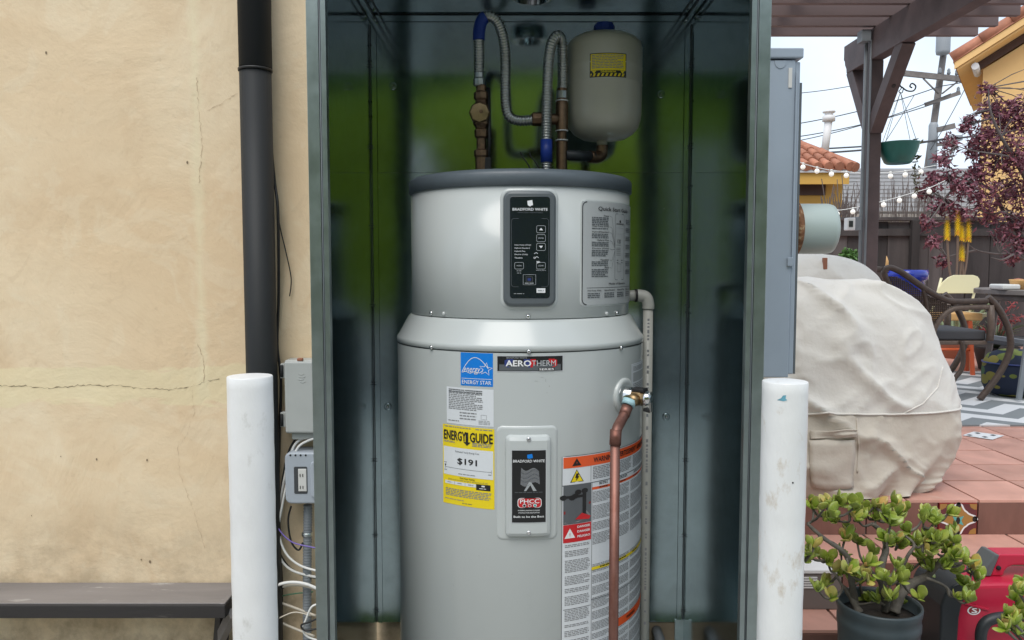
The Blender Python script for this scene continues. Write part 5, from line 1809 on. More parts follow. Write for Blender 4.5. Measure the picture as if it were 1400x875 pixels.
# seam, pocket and flap on the front
bvh = None
from mathutils.bvhtree import BVHTree
fab = [c for c in g1.children if c.name.startswith('fabric')][0]
vsw = [v.co + WLOC[fab.name] for v in fab.data.vertices]
bvh = BVHTree.FromPolygons(vsw, [list(p.vertices) for p in fab.data.polygons])


def hit(px, py, lift=.004, tree=None):
    d = ray(px, py).normalized()
    loc, nor, idx, dist = (tree or bvh).ray_cast(V((0, 0, EYE)), d)
    if loc is None: return None
    return loc - d * lift


def strip(ptsA, ptsB, name, m_, par, lift=.006, nrow=8, sol=.003):
    """flap of cloth that bridges the small folds beneath it"""
    n_ = len(ptsA)
    rows = []
    for r_ in range(nrow + 1):
        t_ = r_ / nrow
        row = [hit(a_[0] + (b_[0] - a_[0]) * t_, a_[1] + (b_[1] - a_[1]) * t_, 0) for a_, b_ in zip(ptsA, ptsB)]
        if None in row: return None
        ys_ = [p.y for p in row]
        row = [V((p.x, min(ys_[max(0, i_ - 3):i_ + 4]) - lift, p.z)) for i_, p in enumerate(row)]
        rows.append(row)
    vs_ = [p for r_ in rows for p in r_]
    fs = [(j_ * n_ + i_, j_ * n_ + i_ + 1, (j_ + 1) * n_ + i_ + 1, (j_ + 1) * n_ + i_) for j_ in range(nrow) for i_ in range(n_ - 1)]
    return MB().add(vs_, fs, 0, True).build(name, m_, par, solid=sol)


def seamline(pts, name, m_, par, r_=.0035):
    q = []
    for a, b_ in zip(pts, pts[1:]):
        for k in range(10):
            h_ = hit(a[0] + (b_[0] - a[0]) * k / 10, a[1] + (b_[1] - a[1]) * k / 10, .001)
            if h_: q.append(h_)
    if len(q) > 2: MB().tube(q, r_, 6).build(name, m_, par)


seamline([(1230, 568), (1262, 552), (1282, 530), (1290, 498)], 'seam', 'canvas', g1, .003)
seamline([(1171, 572), (1174, 610), (1172, 650)], 'seam', 'canvas_low', g1)
strip([(1106 + 7 * k, 588 - .2 * k) for k in range(10)], [(1107 + 7 * k, 599 - .3 * k) for k in range(10)], 'pocket_flap', 'canvas_low', g1, .010)
strip([(1105 + 7 * k, 601) for k in range(10)], [(1108 + 6.4 * k, 664 + 5 * math.sin(k / 3)) for k in range(10)], 'pocket', 'canvas_low', g1, .004)
g2, fn2 = cover('covered_grill', 'smaller beige canvas covered bundle behind the large covered barbecue', 4.75,
                [(347, 1085, 1110), (350, 1060, 1140), (357, 1040, 1165), (368, 1025, 1183), (385, 1018, 1196), (420, 1015, 1203), (500, 1012, 1206), (590, 1010, 1208)],
                [.06, .14, .2, .24, .27, .28, .28, .28], ['canvas'], 8.1, nz=50, fold=.008)
fab2 = [c for c in g2.children if c.name.startswith('fabric')][0]
bvh2 = BVHTree.FromPolygons([v.co + WLOC[fab2.name] for v in fab2.data.vertices], [list(p.vertices) for p in fab2.data.polygons])
h_ = hit(1128, 361, .01, bvh2)
if h_: MB().box(h_.x - .01, h_.x + .012, h_.y - .006, h_.y + .02, h_.z - .03, h_.z + .035).build('buckle', 'clay_pot', g2, bevel=.003)
h_ = P(1183, 388, 4.6)
MB().tube(cat_path([h_ + V((0, 0, -.03)), h_ + V((.03, -.01, .01)), h_ + V((.035, -.01, .05)), h_ + V((0, 0, .06))], 5), .007, 8).build('handle_loop', 'canvas', g2)

# ------------------------------------------------------------------ rug
yr0, yr1 = PZ(1350, 583, ZP).y, 7.4
rg = bpy.data.materials.new('rug_chevron'); rg.use_nodes = True
n, l = rg.node_tree.nodes, rg.node_tree.links
b = n['Principled BSDF']; b.inputs['Roughness'].default_value = .9
tc = n.new('ShaderNodeTexCoord'); sp = n.new('ShaderNodeSeparateXYZ'); l.new(tc.outputs['Object'], sp.inputs[0])
pp_ = n.new('ShaderNodeMath'); pp_.operation = 'PINGPONG'; pp_.inputs[1].default_value = .26
l.new(sp.outputs['X'], pp_.inputs[0])
ad = n.new('ShaderNodeMath'); ad.operation = 'ADD'; l.new(sp.outputs['Y'], ad.inputs[0])
m_a = n.new('ShaderNodeMath'); m_a.operation = 'MULTIPLY'; m_a.inputs[1].default_value = .9
l.new(pp_.outputs[0], m_a.inputs[0]); l.new(m_a.outputs[0], ad.inputs[1])
ml = n.new('ShaderNodeMath'); ml.operation = 'MULTIPLY'; ml.inputs[1].default_value = 3.0; l.new(ad.outputs[0], ml.inputs[0])
fr = n.new('ShaderNodeMath'); fr.operation = 'FRACT'; l.new(ml.outputs[0], fr.inputs[0])
gt = n.new('ShaderNodeMath'); gt.operation = 'GREATER_THAN'; gt.inputs[1].default_value = .52; l.new(fr.outputs[0], gt.inputs[0])
mx = n.new('ShaderNodeMix'); mx.data_type = 'RGBA'; l.new(gt.outputs[0], mx.inputs['Factor'])
mx.inputs['A'].default_value = (.62, .62, .62, 1); mx.inputs['B'].default_value = (.20, .215, .22, 1)
l.new(mx.outputs['Result'], b.inputs['Base Color'])
MATS['rug'] = rg
MB().box(2.1, 4.9, yr0, yr1, ZP, ZP + .010).build('rug', 'rug', label='grey and white chevron outdoor rug on the terracotta patio', cat='rug')

# printed card on the tiles
c_ = PZ(1345, 596, ZP + .003)
cd_ = MB().add([PZ(1316, 595, ZP + .003), PZ(1331, 590, ZP + .003), PZ(1373, 595.5, ZP + .003), PZ(1357, 601, ZP + .003)], [(0, 1, 2, 3)]).build(
    'paper_card', 'ink_white', label='white printed card lying on the terracotta tiles', cat='card', solid=.001)
mk = MB()
for a in ((1325, 594.6), (1336, 592.0), (1346, 597.2), (1357, 594.8)):
    q = [PZ(a[0] + dx_, a[1] + dy_, ZP + .0045) for dx_, dy_ in ((-4, -.2), (.5, -1), (5, .4), (1, 1.2))]
    mk.add(q, [(0, 1, 2, 3)])
mk.build('print', 'ink_mid', cd_)

# ------------------------------------------------------------------ wicker armchair
YA, YB_ = 5.80, 6.38
ch = thing('wicker_armchair', 'dark brown wicker armchair with curved arms on the rug', 'chair', P(1310, 520, 6.1) * 1)
def C(px, py, y=YA):
    p = P(px, py, YA)
    return V((p.x, y, p.z))
for y in (YA, YB_):
    MB().tube(cat_path([C(1243, 462, y), C(1232, 432, y), C(1221, 402, y), C(1211, 381, y), C(1209, 371, y), C(1216, 366, y), C(1230, 371, y), C(1248, 383, y), C(1268, 397, y), C(1288, 408, y), C(1303, 412, y), C(1330, 412, y), C(1350, 411, y)], 8),
              .022, 10).build('arm_rail', 'wicker', ch)
    MB().tube(cat_path([C(1350, 406, y), C(1362, 418, y), C(1374, 438, y), C(1381, 460, y), C(1380, 482, y), C(1368, 508, y), C(1354, 528, y), C(1339, 546, y)], 8), [.024] * 57, 10).build('front_leg', 'wicker', ch)
    MB().tube(cat_path([C(1274, 463, y), C(1279, 446, y), C(1290, 431, y), C(1305, 422, y), C(1330, 420, y), C(1352, 420, y)], 8), .020, 10).build('side_arch', 'wicker_light', ch)
    MB().tube([C(1354, 417, y), C(1355, 440, y), C(1353, 466, y)], .026, 10).build('arm_post', 'wicker_light', ch)
    MB().tube(cat_path([C(1315, 466, y), C(1317, 490, y), C(1314, 506, y), C(1304, 520, y), C(1299, 544, y)], 6), .017, 10).build('rear_leg', 'wicker', ch)
    MB().tube(cat_path([C(1262, 396, y), C(1267, 420, y), C(1266, 450, y)], 5), .014, 8).build('side_stay', 'wicker', ch)
    # woven side: crossing strands clipped to the outline
    outline = [(1213, 377), (1225, 378), (1245, 388), (1265, 402), (1285, 412), (1302, 418), (1286, 430), (1276, 448), (1272, 462), (1246, 462), (1234, 434), (1222, 404)]

    def inside(x, y_):
        c = False
        for (x1, y1), (x2, y2) in zip(outline, outline[1:] + outline[:1]):
            if (y1 > y_) != (y2 > y_) and x < (x2 - x1) * (y_ - y1) / (y2 - y1) + x1: c = not c
        return c
    wv = MB()
    for horiz in (0, 1):
        lo_, hi_ = (374, 464) if horiz else (1208, 1304)
        t_ = lo_
        while t_ < hi_:
            run_ = []
            for k in range(0, 120):
                q = (1206 + k * .85, t_) if horiz else (t_, 372 + k * .8)
                if inside(*q):
                    run_.append(q)
                else:
                    if len(run_) > 3:
                        wv.tube([C(*run_[0], y + (.003 if horiz else -.003)), C(*run_[-1], y + (.003 if horiz else -.003))], .0046, 4, caps=False)
                    run_ = []
            t_ += 2.6
    wv.build('woven_panel', 'wicker', ch, kind='stuff')
# woven back between the sides
wv = MB()
bp = [(1243, 460), (1232, 432), (1221, 402), (1211, 381), (1209, 371)]
for k in range(26):
    f = k / 25 * (len(bp) - 1); i = min(len(bp) - 2, int(f)); u = f - i
    q = (bp[i][0] + (bp[i + 1][0] - bp[i][0]) * u, bp[i][1] + (bp[i + 1][1] - bp[i][1]) * u)
    wv.tube([C(*q, YA), C(q[0] - 5, q[1] - 2, (YA + YB_) / 2), C(*q, YB_)], .0065, 5, caps=False)
for k in range(1, 16):
    y = YA + (YB_ - YA) * k / 16
    wv.tube([C(x, y_, y) for x, y_ in bp], .006, 5, caps=False)
wv.build('woven_back', 'wicker', ch, kind='stuff')
MB().tube([C(1209, 369, YA), C(1205, 366, (YA + YB_) / 2), C(1209, 369, YB_)], .022, 10).build('top_rail', 'wicker', ch)
a, b_ = C(1277, 466), C(1352, 456)
MB().box(a.x, b_.x, YA + .03, YB_ - .03, a.z, b_.z + .02).build('seat_cushion', 'cushion_dark', ch, bevel=.015, bseg=3)
MB().box(a.x, b_.x, YA + .01, YB_ - .01, a.z - .03, a.z - .001).build('seat_frame', 'wicker_light', ch, bevel=.006)

# ------------------------------------------------------------------ table, pouf, folding chair, stool
ytb = 6.9
tz = P(1370, 395, ytb).z
rtb = .60
xtb = P(1335, 395, ytb).x + rtb * 1.11
tb_ = thing('patio_table', 'round grey patio table cut off by the right edge', 'table', (xtb, ytb, ZP))
MB().lathe([(rtb - .02, tz - .045), (rtb, tz - .04), (rtb, tz - .006), (rtb - .008, tz), (.001, tz)], (xtb, ytb, 0), seg=64).build('top', 'table_grey', tb_, sharp=40)
MB().lathe([(rtb - .10, tz - .10), (rtb - .10, tz - .046)], (xtb, ytb, 0), seg=48).build('apron', 'table_grey', tb_)
for k in range(4):
    a_ = R(45 + 90 * k)
    MB().bar((xtb + .42 * math.cos(a_), ytb + .42 * math.sin(a_), tz - .05), (xtb + .5 * math.cos(a_), ytb + .5 * math.sin(a_), ZP + .011), .045, .045, (math.cos(a_), math.sin(a_), 0)).build('leg', 'table_grey', tb_)
MB().box(P(1366, 390, 6.7).x, P(1391, 390, 6.7).x, 6.65, 6.85, tz, tz + .045).build('folded_cloth', 'outlet_white', label='folded white cloth lying on the patio table', cat='cloth', bevel=.015, bseg=3)
bk = thing('small_basket', 'small tan pot on the patio table at the right edge', 'pot', (P(1397, 390, 6.7).x, 6.75, tz))
MB().lathe([(.05, 0), (.065, .07), (.07, .085), (.06, .08)], (P(1397, 390, 6.7).x, 6.75, tz), seg=18).build('bowl', 'stool_seat', bk)
MB().lathe([(.055, .07), (.03, .09), (.001, .095)], (P(1397, 390, 6.7).x, 6.75, tz), seg=14).build('contents', 'clay_pot', bk)

pfm = bpy.data.materials.new('leaf_print'); pfm.use_nodes = True
n, l = pfm.node_tree.nodes, pfm.node_tree.links
b = n['Principled BSDF']; b.inputs['Roughness'].default_value = .85
tc = n.new('ShaderNodeTexCoord'); mp_ = n.new('ShaderNodeMapping'); mp_.inputs['Scale'].default_value = (8, 8, 13); mp_.inputs['Rotation'].default_value = (0, .6, 0)
l.new(tc.outputs['Object'], mp_.inputs['Vector'])
vo = n.new('ShaderNodeTexVoronoi'); vo.inputs['Scale'].default_value = 1; l.new(mp_.outputs['Vector'], vo.inputs['Vector'])
cr = n.new('ShaderNodeValToRGB'); cr.color_ramp.interpolation = 'CONSTANT'
e = cr.color_ramp.elements
e[0].position, e[0].color = 0, (.13, .16, .035, 1); e[1].position, e[1].color = .4, (.22, .19, .04, 1)
e2 = e.new(.7); e2.color = (.06, .12, .05, 1)
sepc = n.new('ShaderNodeSeparateColor'); l.new(vo.outputs['Color'], sepc.inputs[0]); l.new(sepc.outputs[0], cr.inputs['Fac'])
gt = n.new('ShaderNodeMath'); gt.operation = 'GREATER_THAN'; gt.inputs[1].default_value = .50; l.new(vo.outputs['Distance'], gt.inputs[0])
mx = n.new('ShaderNodeMix'); mx.data_type = 'RGBA'; l.new(gt.outputs[0], mx.inputs['Factor']); l.new(cr.outputs['Color'], mx.inputs['A'])
mx.inputs['B'].default_value = (.012, .02, .045, 1); l.new(mx.outputs['Result'], b.inputs['Base Color'])
MATS['leaf_print'] = pfm
pc_ = P(1388, 512, 6.05)
rpf = 41 * 6.05 / F
hp = PZ(1388, 546, ZP + .01)
zp0 = ZP + .011
hgt = P(1388, 478, 6.05).z - zp0
pf = thing('pouf', 'round pouf with green leaf print beside the wicker armchair', 'pouf', (pc_.x, 6.05, zp0))
prof = [(rpf * .6, 0), (rpf * .86, hgt * .06), (rpf * .98, hgt * .25), (rpf, hgt * .5), (rpf * .97, hgt * .72), (rpf * .82, hgt * .9), (rpf * .5, hgt * .99), (.001, hgt)]
MB().lathe(prof, (pc_.x, 6.05, zp0), seg=40).build('fabric_body', 'leaf_print', pf)
MB().tube([(pc_.x + rpf * .985 * math.cos(a), 6.05 + rpf * .985 * math.sin(a), zp0 + hgt * .72) for a in [2 * math.pi * k / 36 for k in range(37)]], .006, 6).build('piping', 'ink_dkblue', pf)
# neighbouring chair, only a leg and seat edge show
o2 = thing('patio_chair', 'grey patio chair at the right edge, mostly out of view', 'chair', (P(1405, 520, 5.7).x, 5.9, ZP + .01))
MB().box(P(1385, 470, 6.3).x, P(1385, 470, 6.3).x + .5, 6.35, 6.8, P(0, 474, 6.35).z, P(0, 466, 6.35).z).build('seat', 'cushion_dark', o2, bevel=.01)
MB().bar(P(1404, 470, 5.75), P(1393, 546, 5.75), .035, .02, (0, 1, 0)).build('leg', 'conduit_grey', o2)
MB().bar(P(1404, 470, 6.7), P(1398, 520, 6.7), .035, .02, (0, 1, 0)).build('leg', 'conduit_grey', o2)
MB().bar(P(1403, 468, 5.75), V((P(1403, 468, 5.75).x, 6.5, P(1403, 468, 5.75).z)), .03, .03).build('side_rail', 'conduit_grey', o2)

yf = 7.75
fc = thing('folding_chair', 'cream metal folding chair in front of the fence', 'chair', (P(1310, 480, yf).x, yf, ZP))
bpoly = [(1281, 401), (1284, 394), (1289, 386), (1297, 379), (1305, 376), (1331, 376), (1337, 378), (1340, 383), (1339, 391), (1335, 399), (1331, 401)]
pw = [(P(x, y, yf).x, P(x, y, yf).z) for x, y in bpoly][::-1]
MB().prism(pw, lambda u, v, k: V((u, yf + .015 * k + .05 * ((u - pw[0][0]) ** 2), v))).build('back_panel', 'cream_metal', fc, bevel=.004)
for x0, x1, x2 in ((1287, 1279, 1272), (1337, 1329, 1325)):
    MB().tube([P(x0, 380, yf + .02), P(x1, 412, yf + .03), P(x2, 430, yf + .03)], .012, 8).build('back_tube', 'cream_metal', fc)
    MB().tube([P(x2, 430, yf + .03), V((P(x2, 480, yf).x - .05, yf - .1, ZP + .001))], .012, 8).build('leg', 'cream_metal', fc)
    MB().tube([P(x2 + 2, 440, yf + .03), V((P(x2 + 14, 480, yf).x, yf + .35, ZP + .001))], .012, 8).build('leg', 'cream_metal', fc)
a = P(1270, 430, yf); b_ = P(1326, 426, yf)
MB().box(a.x, b_.x, yf - .36, yf + .04, a.z, b_.z).build('seat', 'cream_metal', fc, bevel=.01)

ys = 7.3
so = thing('wooden_stool', 'orange painted stool with tan seat behind the wicker armchair', 'stool', (P(1295, 480, ys).x, ys, ZP))
a, b_ = P(1256, 437, ys), P(1331, 427, ys)
MB().box(a.x, b_.x, ys - .15, ys + .15, a.z, b_.z).build('seat', 'stool_seat', so, bevel=.01)
for x_, y_ in ((1262, -.13), (1326, -.13), (1264, .13), (1322, .13)):
    p = P(x_, 437, ys + y_)
    MB().bar((p.x, ys + y_, a.z - .002), (p.x + (.03 if x_ > 1300 else -.03), ys + y_ * 1.2, ZP + .001), .032, .032, (0, 1, 0)).build('leg', 'stool_orange', so, bevel=.004)
for py in (468, 478):
    p, q = P(1261, py, ys - .14), P(1328, py, ys - .14)
    MB().tube([p, q], .014, 8).build('rung', 'stool_orange', so)

# blue glazed pot, small blue pot
yq = 7.2
bpz = thing('blue_pot', 'large cobalt blue glazed pot behind the wicker armchair', 'pot', (P(1232, 430, yq).x, yq, ZP))
rq = 30 * yq / F
zq1 = P(1232, 369, yq).z
hq = zq1 - ZP
MB().lathe([(rq * .62, 0), (rq * .70, .02), (rq * .92, hq * .8), (rq * .95, hq * .90), (rq * 1.06, hq * .91), (rq * 1.08, hq * .96), (rq * 1.04, hq), (rq * .92, hq), (rq * .88, hq * .9)],
           (P(1232, 430, yq).x, yq, ZP), seg=40).build('pot_body', 'blue_glaze', bpz)
MB().lathe([(rq * .87, 0), (.001, .02)], (P(1232, 430, yq).x, yq, ZP + hq * .93), seg=24).build('soil', 'soil', bpz)
MB().tube([P(1212, 372, yq - .1), P(1213, 357, yq - .1), P(1212, 350, yq - .1)], [.018, .012, .002], 8).build('cone_tip', 'stool_seat', bpz)
sb = thing('blue_pot', 'small round blue pot on the patio beside the covered bundle', 'pot', (P(1196, 405, 6.2).x, 6.2, ZP))
rs_ = 12 * 6.2 / F
zz_ = P(1196, 393, 6.2).z
MB().lathe([(rs_ * .7, 0), (rs_, (zz_ - ZP) * .5), (rs_ * 1.02, (zz_ - ZP) * .85), (rs_ * .8, zz_ - ZP), (rs_ * .6, zz_ - ZP - .01)], (P(1196, 405, 6.2).x, 6.2, ZP), seg=28).build('pot_body', 'blue_glaze', sb)
MB().lathe([(rs_ * .62, 0), (.001, .01)], (P(1196, 405, 6.2).x, 6.2, zz_ - .03), seg=16).build('soil', 'soil', sb)

# ------------------------------------------------------------------ planted things by the fence
yl = 8.6
al = thing('aloe_plant', 'flowering aloe with four tall yellow flower spikes by the fence', 'plant', (P(1308, 420, yl).x, yl, ZP))
spk = [(1295, 296, 324, 1304, 400), (1309.5, 288, 318, 1306, 400), (1324, 299, 326, 1312, 400), (1315, 304, 325, 1310, 400), (1315, 331, 352, 1318, 400)]
for x_, y0, y1, xb_, yb2 in spk:
    top, bot = P(x_, y0, yl), P(x_, y1 + 2, yl)
    MB().tube(cat_path([P(xb_, yb2, yl), P((x_ + xb_) / 2 + (x_ - xb_) * .2, 365, yl), bot], 6), .012, 7).build('stalk', 'aloe_stalk', al)
    fm = MB()
    H = (top - bot).length
    for k in range(150):
        f = (k + .5) / 150
        a_ = k * 2.39996
        r_ = .031 * (1 - f) ** .4
        c_ = bot + (top - bot) * f
        d = V((math.cos(a_), math.sin(a_), -1.1 + f * 1.2))
        p1 = c_ + V((math.cos(a_), math.sin(a_), 0)) * .006
        p2 = p1 + d.normalized() * (r_ + .012)
        sd = V((-math.sin(a_), math.cos(a_), 0)) * .0055
        fm.add([p1 - sd, p1 + sd, p2 + sd * .7, p2 - sd * .7], [(0, 1, 2, 3)], 1 if f < .22 and random.random() < .6 else 0)
    fm.build('flower_spike', ['aloe_yellow', 'aloe_orange'], al, kind='stuff')
for k in range(16):
    a_ = k * 2.4
    L_ = random.uniform(.35, .6)
    b0 = V((P(1308, 420, yl).x + .05 * math.cos(a_), yl + .05 * math.sin(a_), ZP + .12))
    mid = b0 + V((math.cos(a_) * .16, math.sin(a_) * .16, L_ * .6))
    tip = b0 + V((math.cos(a_) * .34, math.sin(a_) * .3, L_ * (1.0 if k % 3 else .7)))
    MB().tube(cat_path([b0, mid, tip], 5), [.03, .028, .026, .024, .022, .020, .017, .014, .010, .006, .001], 5).build('leaf', 'aloe_leaf', al)
MB().lathe([(.16, 0), (.20, .15), (.21, .16), (.18, .15)], (P(1308, 420, yl).x, yl, ZP), seg=20).build('pot', 'clay_pot', al)

rp_ = thing('red_flower_plant', 'spiky plant with coral red flower stems behind the table', 'plant', (P(1362, 470, 7.6).x, 7.6, ZP))
px_c = P(1362, 470, 7.6)
MB().lathe([(.14, 0), (.19, .20), (.20, .22), (.17, .20)], (px_c.x, 7.6, ZP), seg=20).build('pot', 'dark_pot', rp_)
for k in range(36):
    a_ = k * 2.4; L_ = random.uniform(.15, .30)
    b0 = V((px_c.x, 7.6, ZP + .19))
    MB().tube([b0, b0 + V((math.cos(a_) * L_ * .5, math.sin(a_) * L_ * .5, L_ * .75)), b0 + V((math.cos(a_) * L_, math.sin(a_) * L_, L_ * .9))], [.009, .007, .001], 4).build('leaf', 'aloe_leaf', rp_)
fm = MB()
for (x0, y0, x1, y1) in ((1362, 450, 1388, 412), (1360, 452, 1365, 432), (1366, 450, 1400, 432), (1358, 455, 1340, 450), (1364, 450, 1382, 438)):
    q = cat_path([P(x0, y0 + 18, 7.6), P((x0 + x1) / 2 - 2, (y0 + y1) / 2, 7.6), P(x1, y1, 7.6)], 8)
    fm.tube(q, .006, 5)
    for k in range(30):
        c_ = q[random.randint(8, 16)] + V((random.gauss(0, .02), random.gauss(0, .02), random.gauss(0, .02)))
        d = V((random.gauss(0, 1), random.gauss(0, 1), random.gauss(0, 1))).normalized() * .022
        e_ = d.orthogonal().normalized() * .010
        fm.add([c_ - d, c_ + e_, c_ + d, c_ - e_], [(0, 1, 2, 3)])
fm.build('flower_stems', 'pink_flower', rp_, kind='stuff')


def leaf_cloud(mb, c, rad, n_, L_, w_, mats_n=1, curl=.3, droop=0.):
    for _ in range(n_):
        u = V((random.gauss(0, 1), random.gauss(0, 1), random.gauss(0, 1)))
        u = u.normalized() * (random.random() ** .5)
        p = c + V((u.x * rad[0], u.y * rad[1], u.z * rad[2]))
        d = V((random.gauss(0, 1), random.gauss(0, 1), random.gauss(0, .7) - droop)).normalized()
        s_ = d.orthogonal().normalized()
        s_ = (Matrix.Rotation(random.uniform(0, 6.28), 3, d) @ s_)
        nn_ = d.cross(s_)
        l_ = L_ * random.uniform(.7, 1.3)
        mi_ = random.randrange(mats_n)
        mb.add([p, p + d * l_ * .45 + s_ * w_ + nn_ * curl * l_ * .2, p + d * l_ * .45 - s_ * w_ + nn_ * curl * l_ * .2, p + d * l_ * .95 - nn_ * curl * l_ * .15], [(0, 2, 1), (1, 2, 3)], mi_)


ypl = 9.1
pl = thing('plum_tree', 'purple leaved plum tree in front of the yellow house', 'tree', (P(1440, 400, ypl).x, ypl, ZP))
root = V((P(1440, 400, ypl).x, ypl, ZP))
cl = [(1355, 150, 17), (1375, 172, 24), (1345, 186, 18), (1390, 150, 18), (1362, 215, 24), (1333, 205, 11), (1392, 215, 26), (1335, 236, 14), (1300, 195, 9), (1290, 217, 11), (1276, 247, 13),
      (1312, 256, 14), (1288, 281, 13), (1342, 265, 22), (1382, 262, 25), (1312, 292, 11), (1352, 292, 17), (1268, 303, 9), (1392, 300, 18), (1275, 330, 6), (1288, 357, 7), (1372, 320, 10), (1396, 335, 12), (1384, 350, 9),
      (1420, 180, 40), (1430, 250, 45), (1445, 130, 40), (1352, 122, 8), (1325, 165, 6), (1318, 175, 5), (1262, 262, 8), (1300, 240, 8)]
limbs = [[(1440, 395), (1425, 360), (1395, 322), (1372, 290), (1358, 262), (1330, 250), (1300, 262), (1280, 290), (1268, 305)],
         [(1440, 395), (1432, 320), (1410, 260), (1385, 215), (1365, 180), (1354, 150), (1351, 120)], [(1385, 215), (1355, 210), (1325, 205), (1300, 196)], [(1330, 250), (1300, 240), (1278, 246)],
         [(1440, 395), (1415, 365), (1385, 348), (1362, 347), (1335, 342), (1320, 330)], [(1385, 348), (1370, 355), (1355, 352)], [(1372, 290), (1352, 292), (1330, 285), (1310, 292)], [(1395, 322), (1398, 300), (1392, 262)],
         [(1335, 342), (1300, 350), (1286, 358)]]
tk_ = MB()
tk_.tube([root, root + V((-.02, 0, .3)), P(1440, 395, ypl)], [.07, .06, .05], 8)
nodes_p = []
for li, lm in enumerate(limbs):
    q = cat_path([P(x, y, ypl + .25 * math.sin(li * 2 + k * .6)) for k, (x, y) in enumerate(lm)], 5)
    m0 = .034 if li < 2 else (.02 if li == 4 else .014)
    tk_.tube(q, [max(.004, m0 * (1 - .85 * k / len(q))) for k in range(len(q))], 7)
    nodes_p += q
for x, y, r_ in cl:
    c_ = P(x, y, ypl + random.uniform(-.3, .3))
    q = min(nodes_p, key=lambda p: (p - c_).length)
    for k in range(5):
        e_ = c_ + V((random.gauss(0, 1), random.gauss(0, 1), random.gauss(0, .8))) * (r_ * ypl / F * .6)
        tk_.tube([q, (q + e_) / 2 + V((0, 0, .02)), e_], [.006, .005, .002], 5, caps=False)
tk_.build('trunk', 'plum_bark', pl)
cm = MB()
for x, y, r_ in cl:
    rr_ = r_ * ypl / F
    leaf_cloud(cm, P(x, y, ypl + random.uniform(-.25, .25)), (rr_, rr_ * 1.1, rr_), int(16 + r_ * 7.5), .085, .0135, 2, 1.3, .25)
for x, y, r_ in cl[:-6]:        # loose outer sprigs
    rr_ = r_ * ypl / F
    leaf_cloud(cm, P(x, y, ypl), (rr_ * 1.5, rr_ * 1.4, rr_ * 1.45), int(r_ * 2.6), .085, .013, 2, 1.3, .2)
cm.build('crown', ['plum_leaf', 'plum_leaf2'], pl, kind='stuff')

sh = thing('shrub', 'small bright green shrub left of the pergola post', 'shrub', (P(1158, 380, 8).x, 8, ZP))
cm = MB()
leaf_cloud(cm, P(1160, 352, 8), (.09, .1, .09), 500, .045, .012, 1, .4)
leaf_cloud(cm, P(1155, 372, 8), (.14, .12, .16), 500, .045, .012, 1, .4)
cm.build('foliage', 'shrub_green', sh, kind='stuff')
cm = MB()
for k in range(7):
    cm.tube([(P(1158, 380, 8).x + .01 * k, 8, ZP), P(1148 + 4 * k, 350 + 3 * (k % 3), 8)], [.01, .004], 5)
cm.build('stems', 'jade_stem', sh)
bs = thing('bare_shrub', 'bare twiggy shrub showing above the fence left of the post', 'shrub', (P(1145, 300, 11.2).x, 11.2, 0))
cm = MB()
for k in range(60):
    b0 = V((P(1147, 300, 11.2).x + random.gauss(0, .05), 11.2, .02))
    e_ = P(1147 + random.gauss(0, 14), 275 + random.gauss(0, 14), 11.2 + random.gauss(0, .15))
    m_ = (b0 + e_) / 2 + V((random.gauss(0, .08), 0, .3))
    cm.tube(cat_path([b0, m_, e_], 3), .006, 4, caps=False)
for k in range(130):
    x0 = 1225 + random.gauss(20, 38); y0 = 290
    cm2 = P(x0, 297, 11.0)
    cm.tube([cm2 - V((0, 0, .3)), P(x0 + random.gauss(0, 8), 270 - abs(random.gauss(0, 14)), 11.0)], [.005, .003], 4, caps=False)
cm.build('twigs', mat('twig', (.15, .12, .11), .8), bs, kind='stuff')

# hedge behind the viewer: its green shows in the galvanised steel
def backdrop(name, y0, zlo, zhi, nleaf, ls, mats_, lab, cat, seed, rough_top):
    """leafy mass: a solid lumpy core with loose leaves standing off it"""
    mb = MB()

    def fn(u, v):
        x = -8 + 17 * u
        top = zhi + rough_top * noise.noise(V((x * .45, seed, 0)))
        z = zlo + (top - zlo) * v
        return V((x, y0 - .25 + .22 * noise.noise(V((x * 1.3, z * 1.3, seed))) - .5 * max(0, v - .8), z))
    mb.grid(fn, 70, 14, 0)
    for _ in range(nleaf):
        u, v = random.random(), random.random()
        p = fn(u, v) + V((0, random.uniform(.02, .30), random.gauss(0, .05)))
        d_ = V((random.gauss(0, 1), random.gauss(.3, .6), random.gauss(0, 1))).normalized()
        s_ = d_.orthogonal().normalized() * ls * .42
        mb.add([p - d_ * ls, p + s_, p + d_ * ls, p - s_], [(0, 1, 2, 3)], random.randrange(2))
    mb.build(name, mats_, kind='stuff', label=lab, cat=cat)


backdrop('hedge', -4.2, .85, 3.15, 16000, .075, ['hedge_leaf', 'hedge_leaf2'], 'broad bright green hedge across the yard, seen mirrored in the cabinet', 'hedge', 1.5, .5)
backdrop('tree_belt', -6.2, .0, 5.6, 9000, .13, ['shrub_green', 'dark_leaf'], 'belt of dark trees behind the hedge, seen mirrored in the cabinet', 'trees', 4.5, 1.2)
MB().box(-8, 9, -4.5, -4.2, 0, .85).build('garden_wall', 'concrete', label='low grey garden wall under the hedge, behind the viewer', cat='wall', bevel=.01)
MB().box(-1.08, -.84, -4.05, -3.81, 0, 2.75).build('streak_pillar', 'box_grey', label='unseen pale grey pillar added before the hedge for its bright streak in the cabinet', cat='pillar', bevel=.02)  # unseen pillar, added so the steel mirrors a pale streak

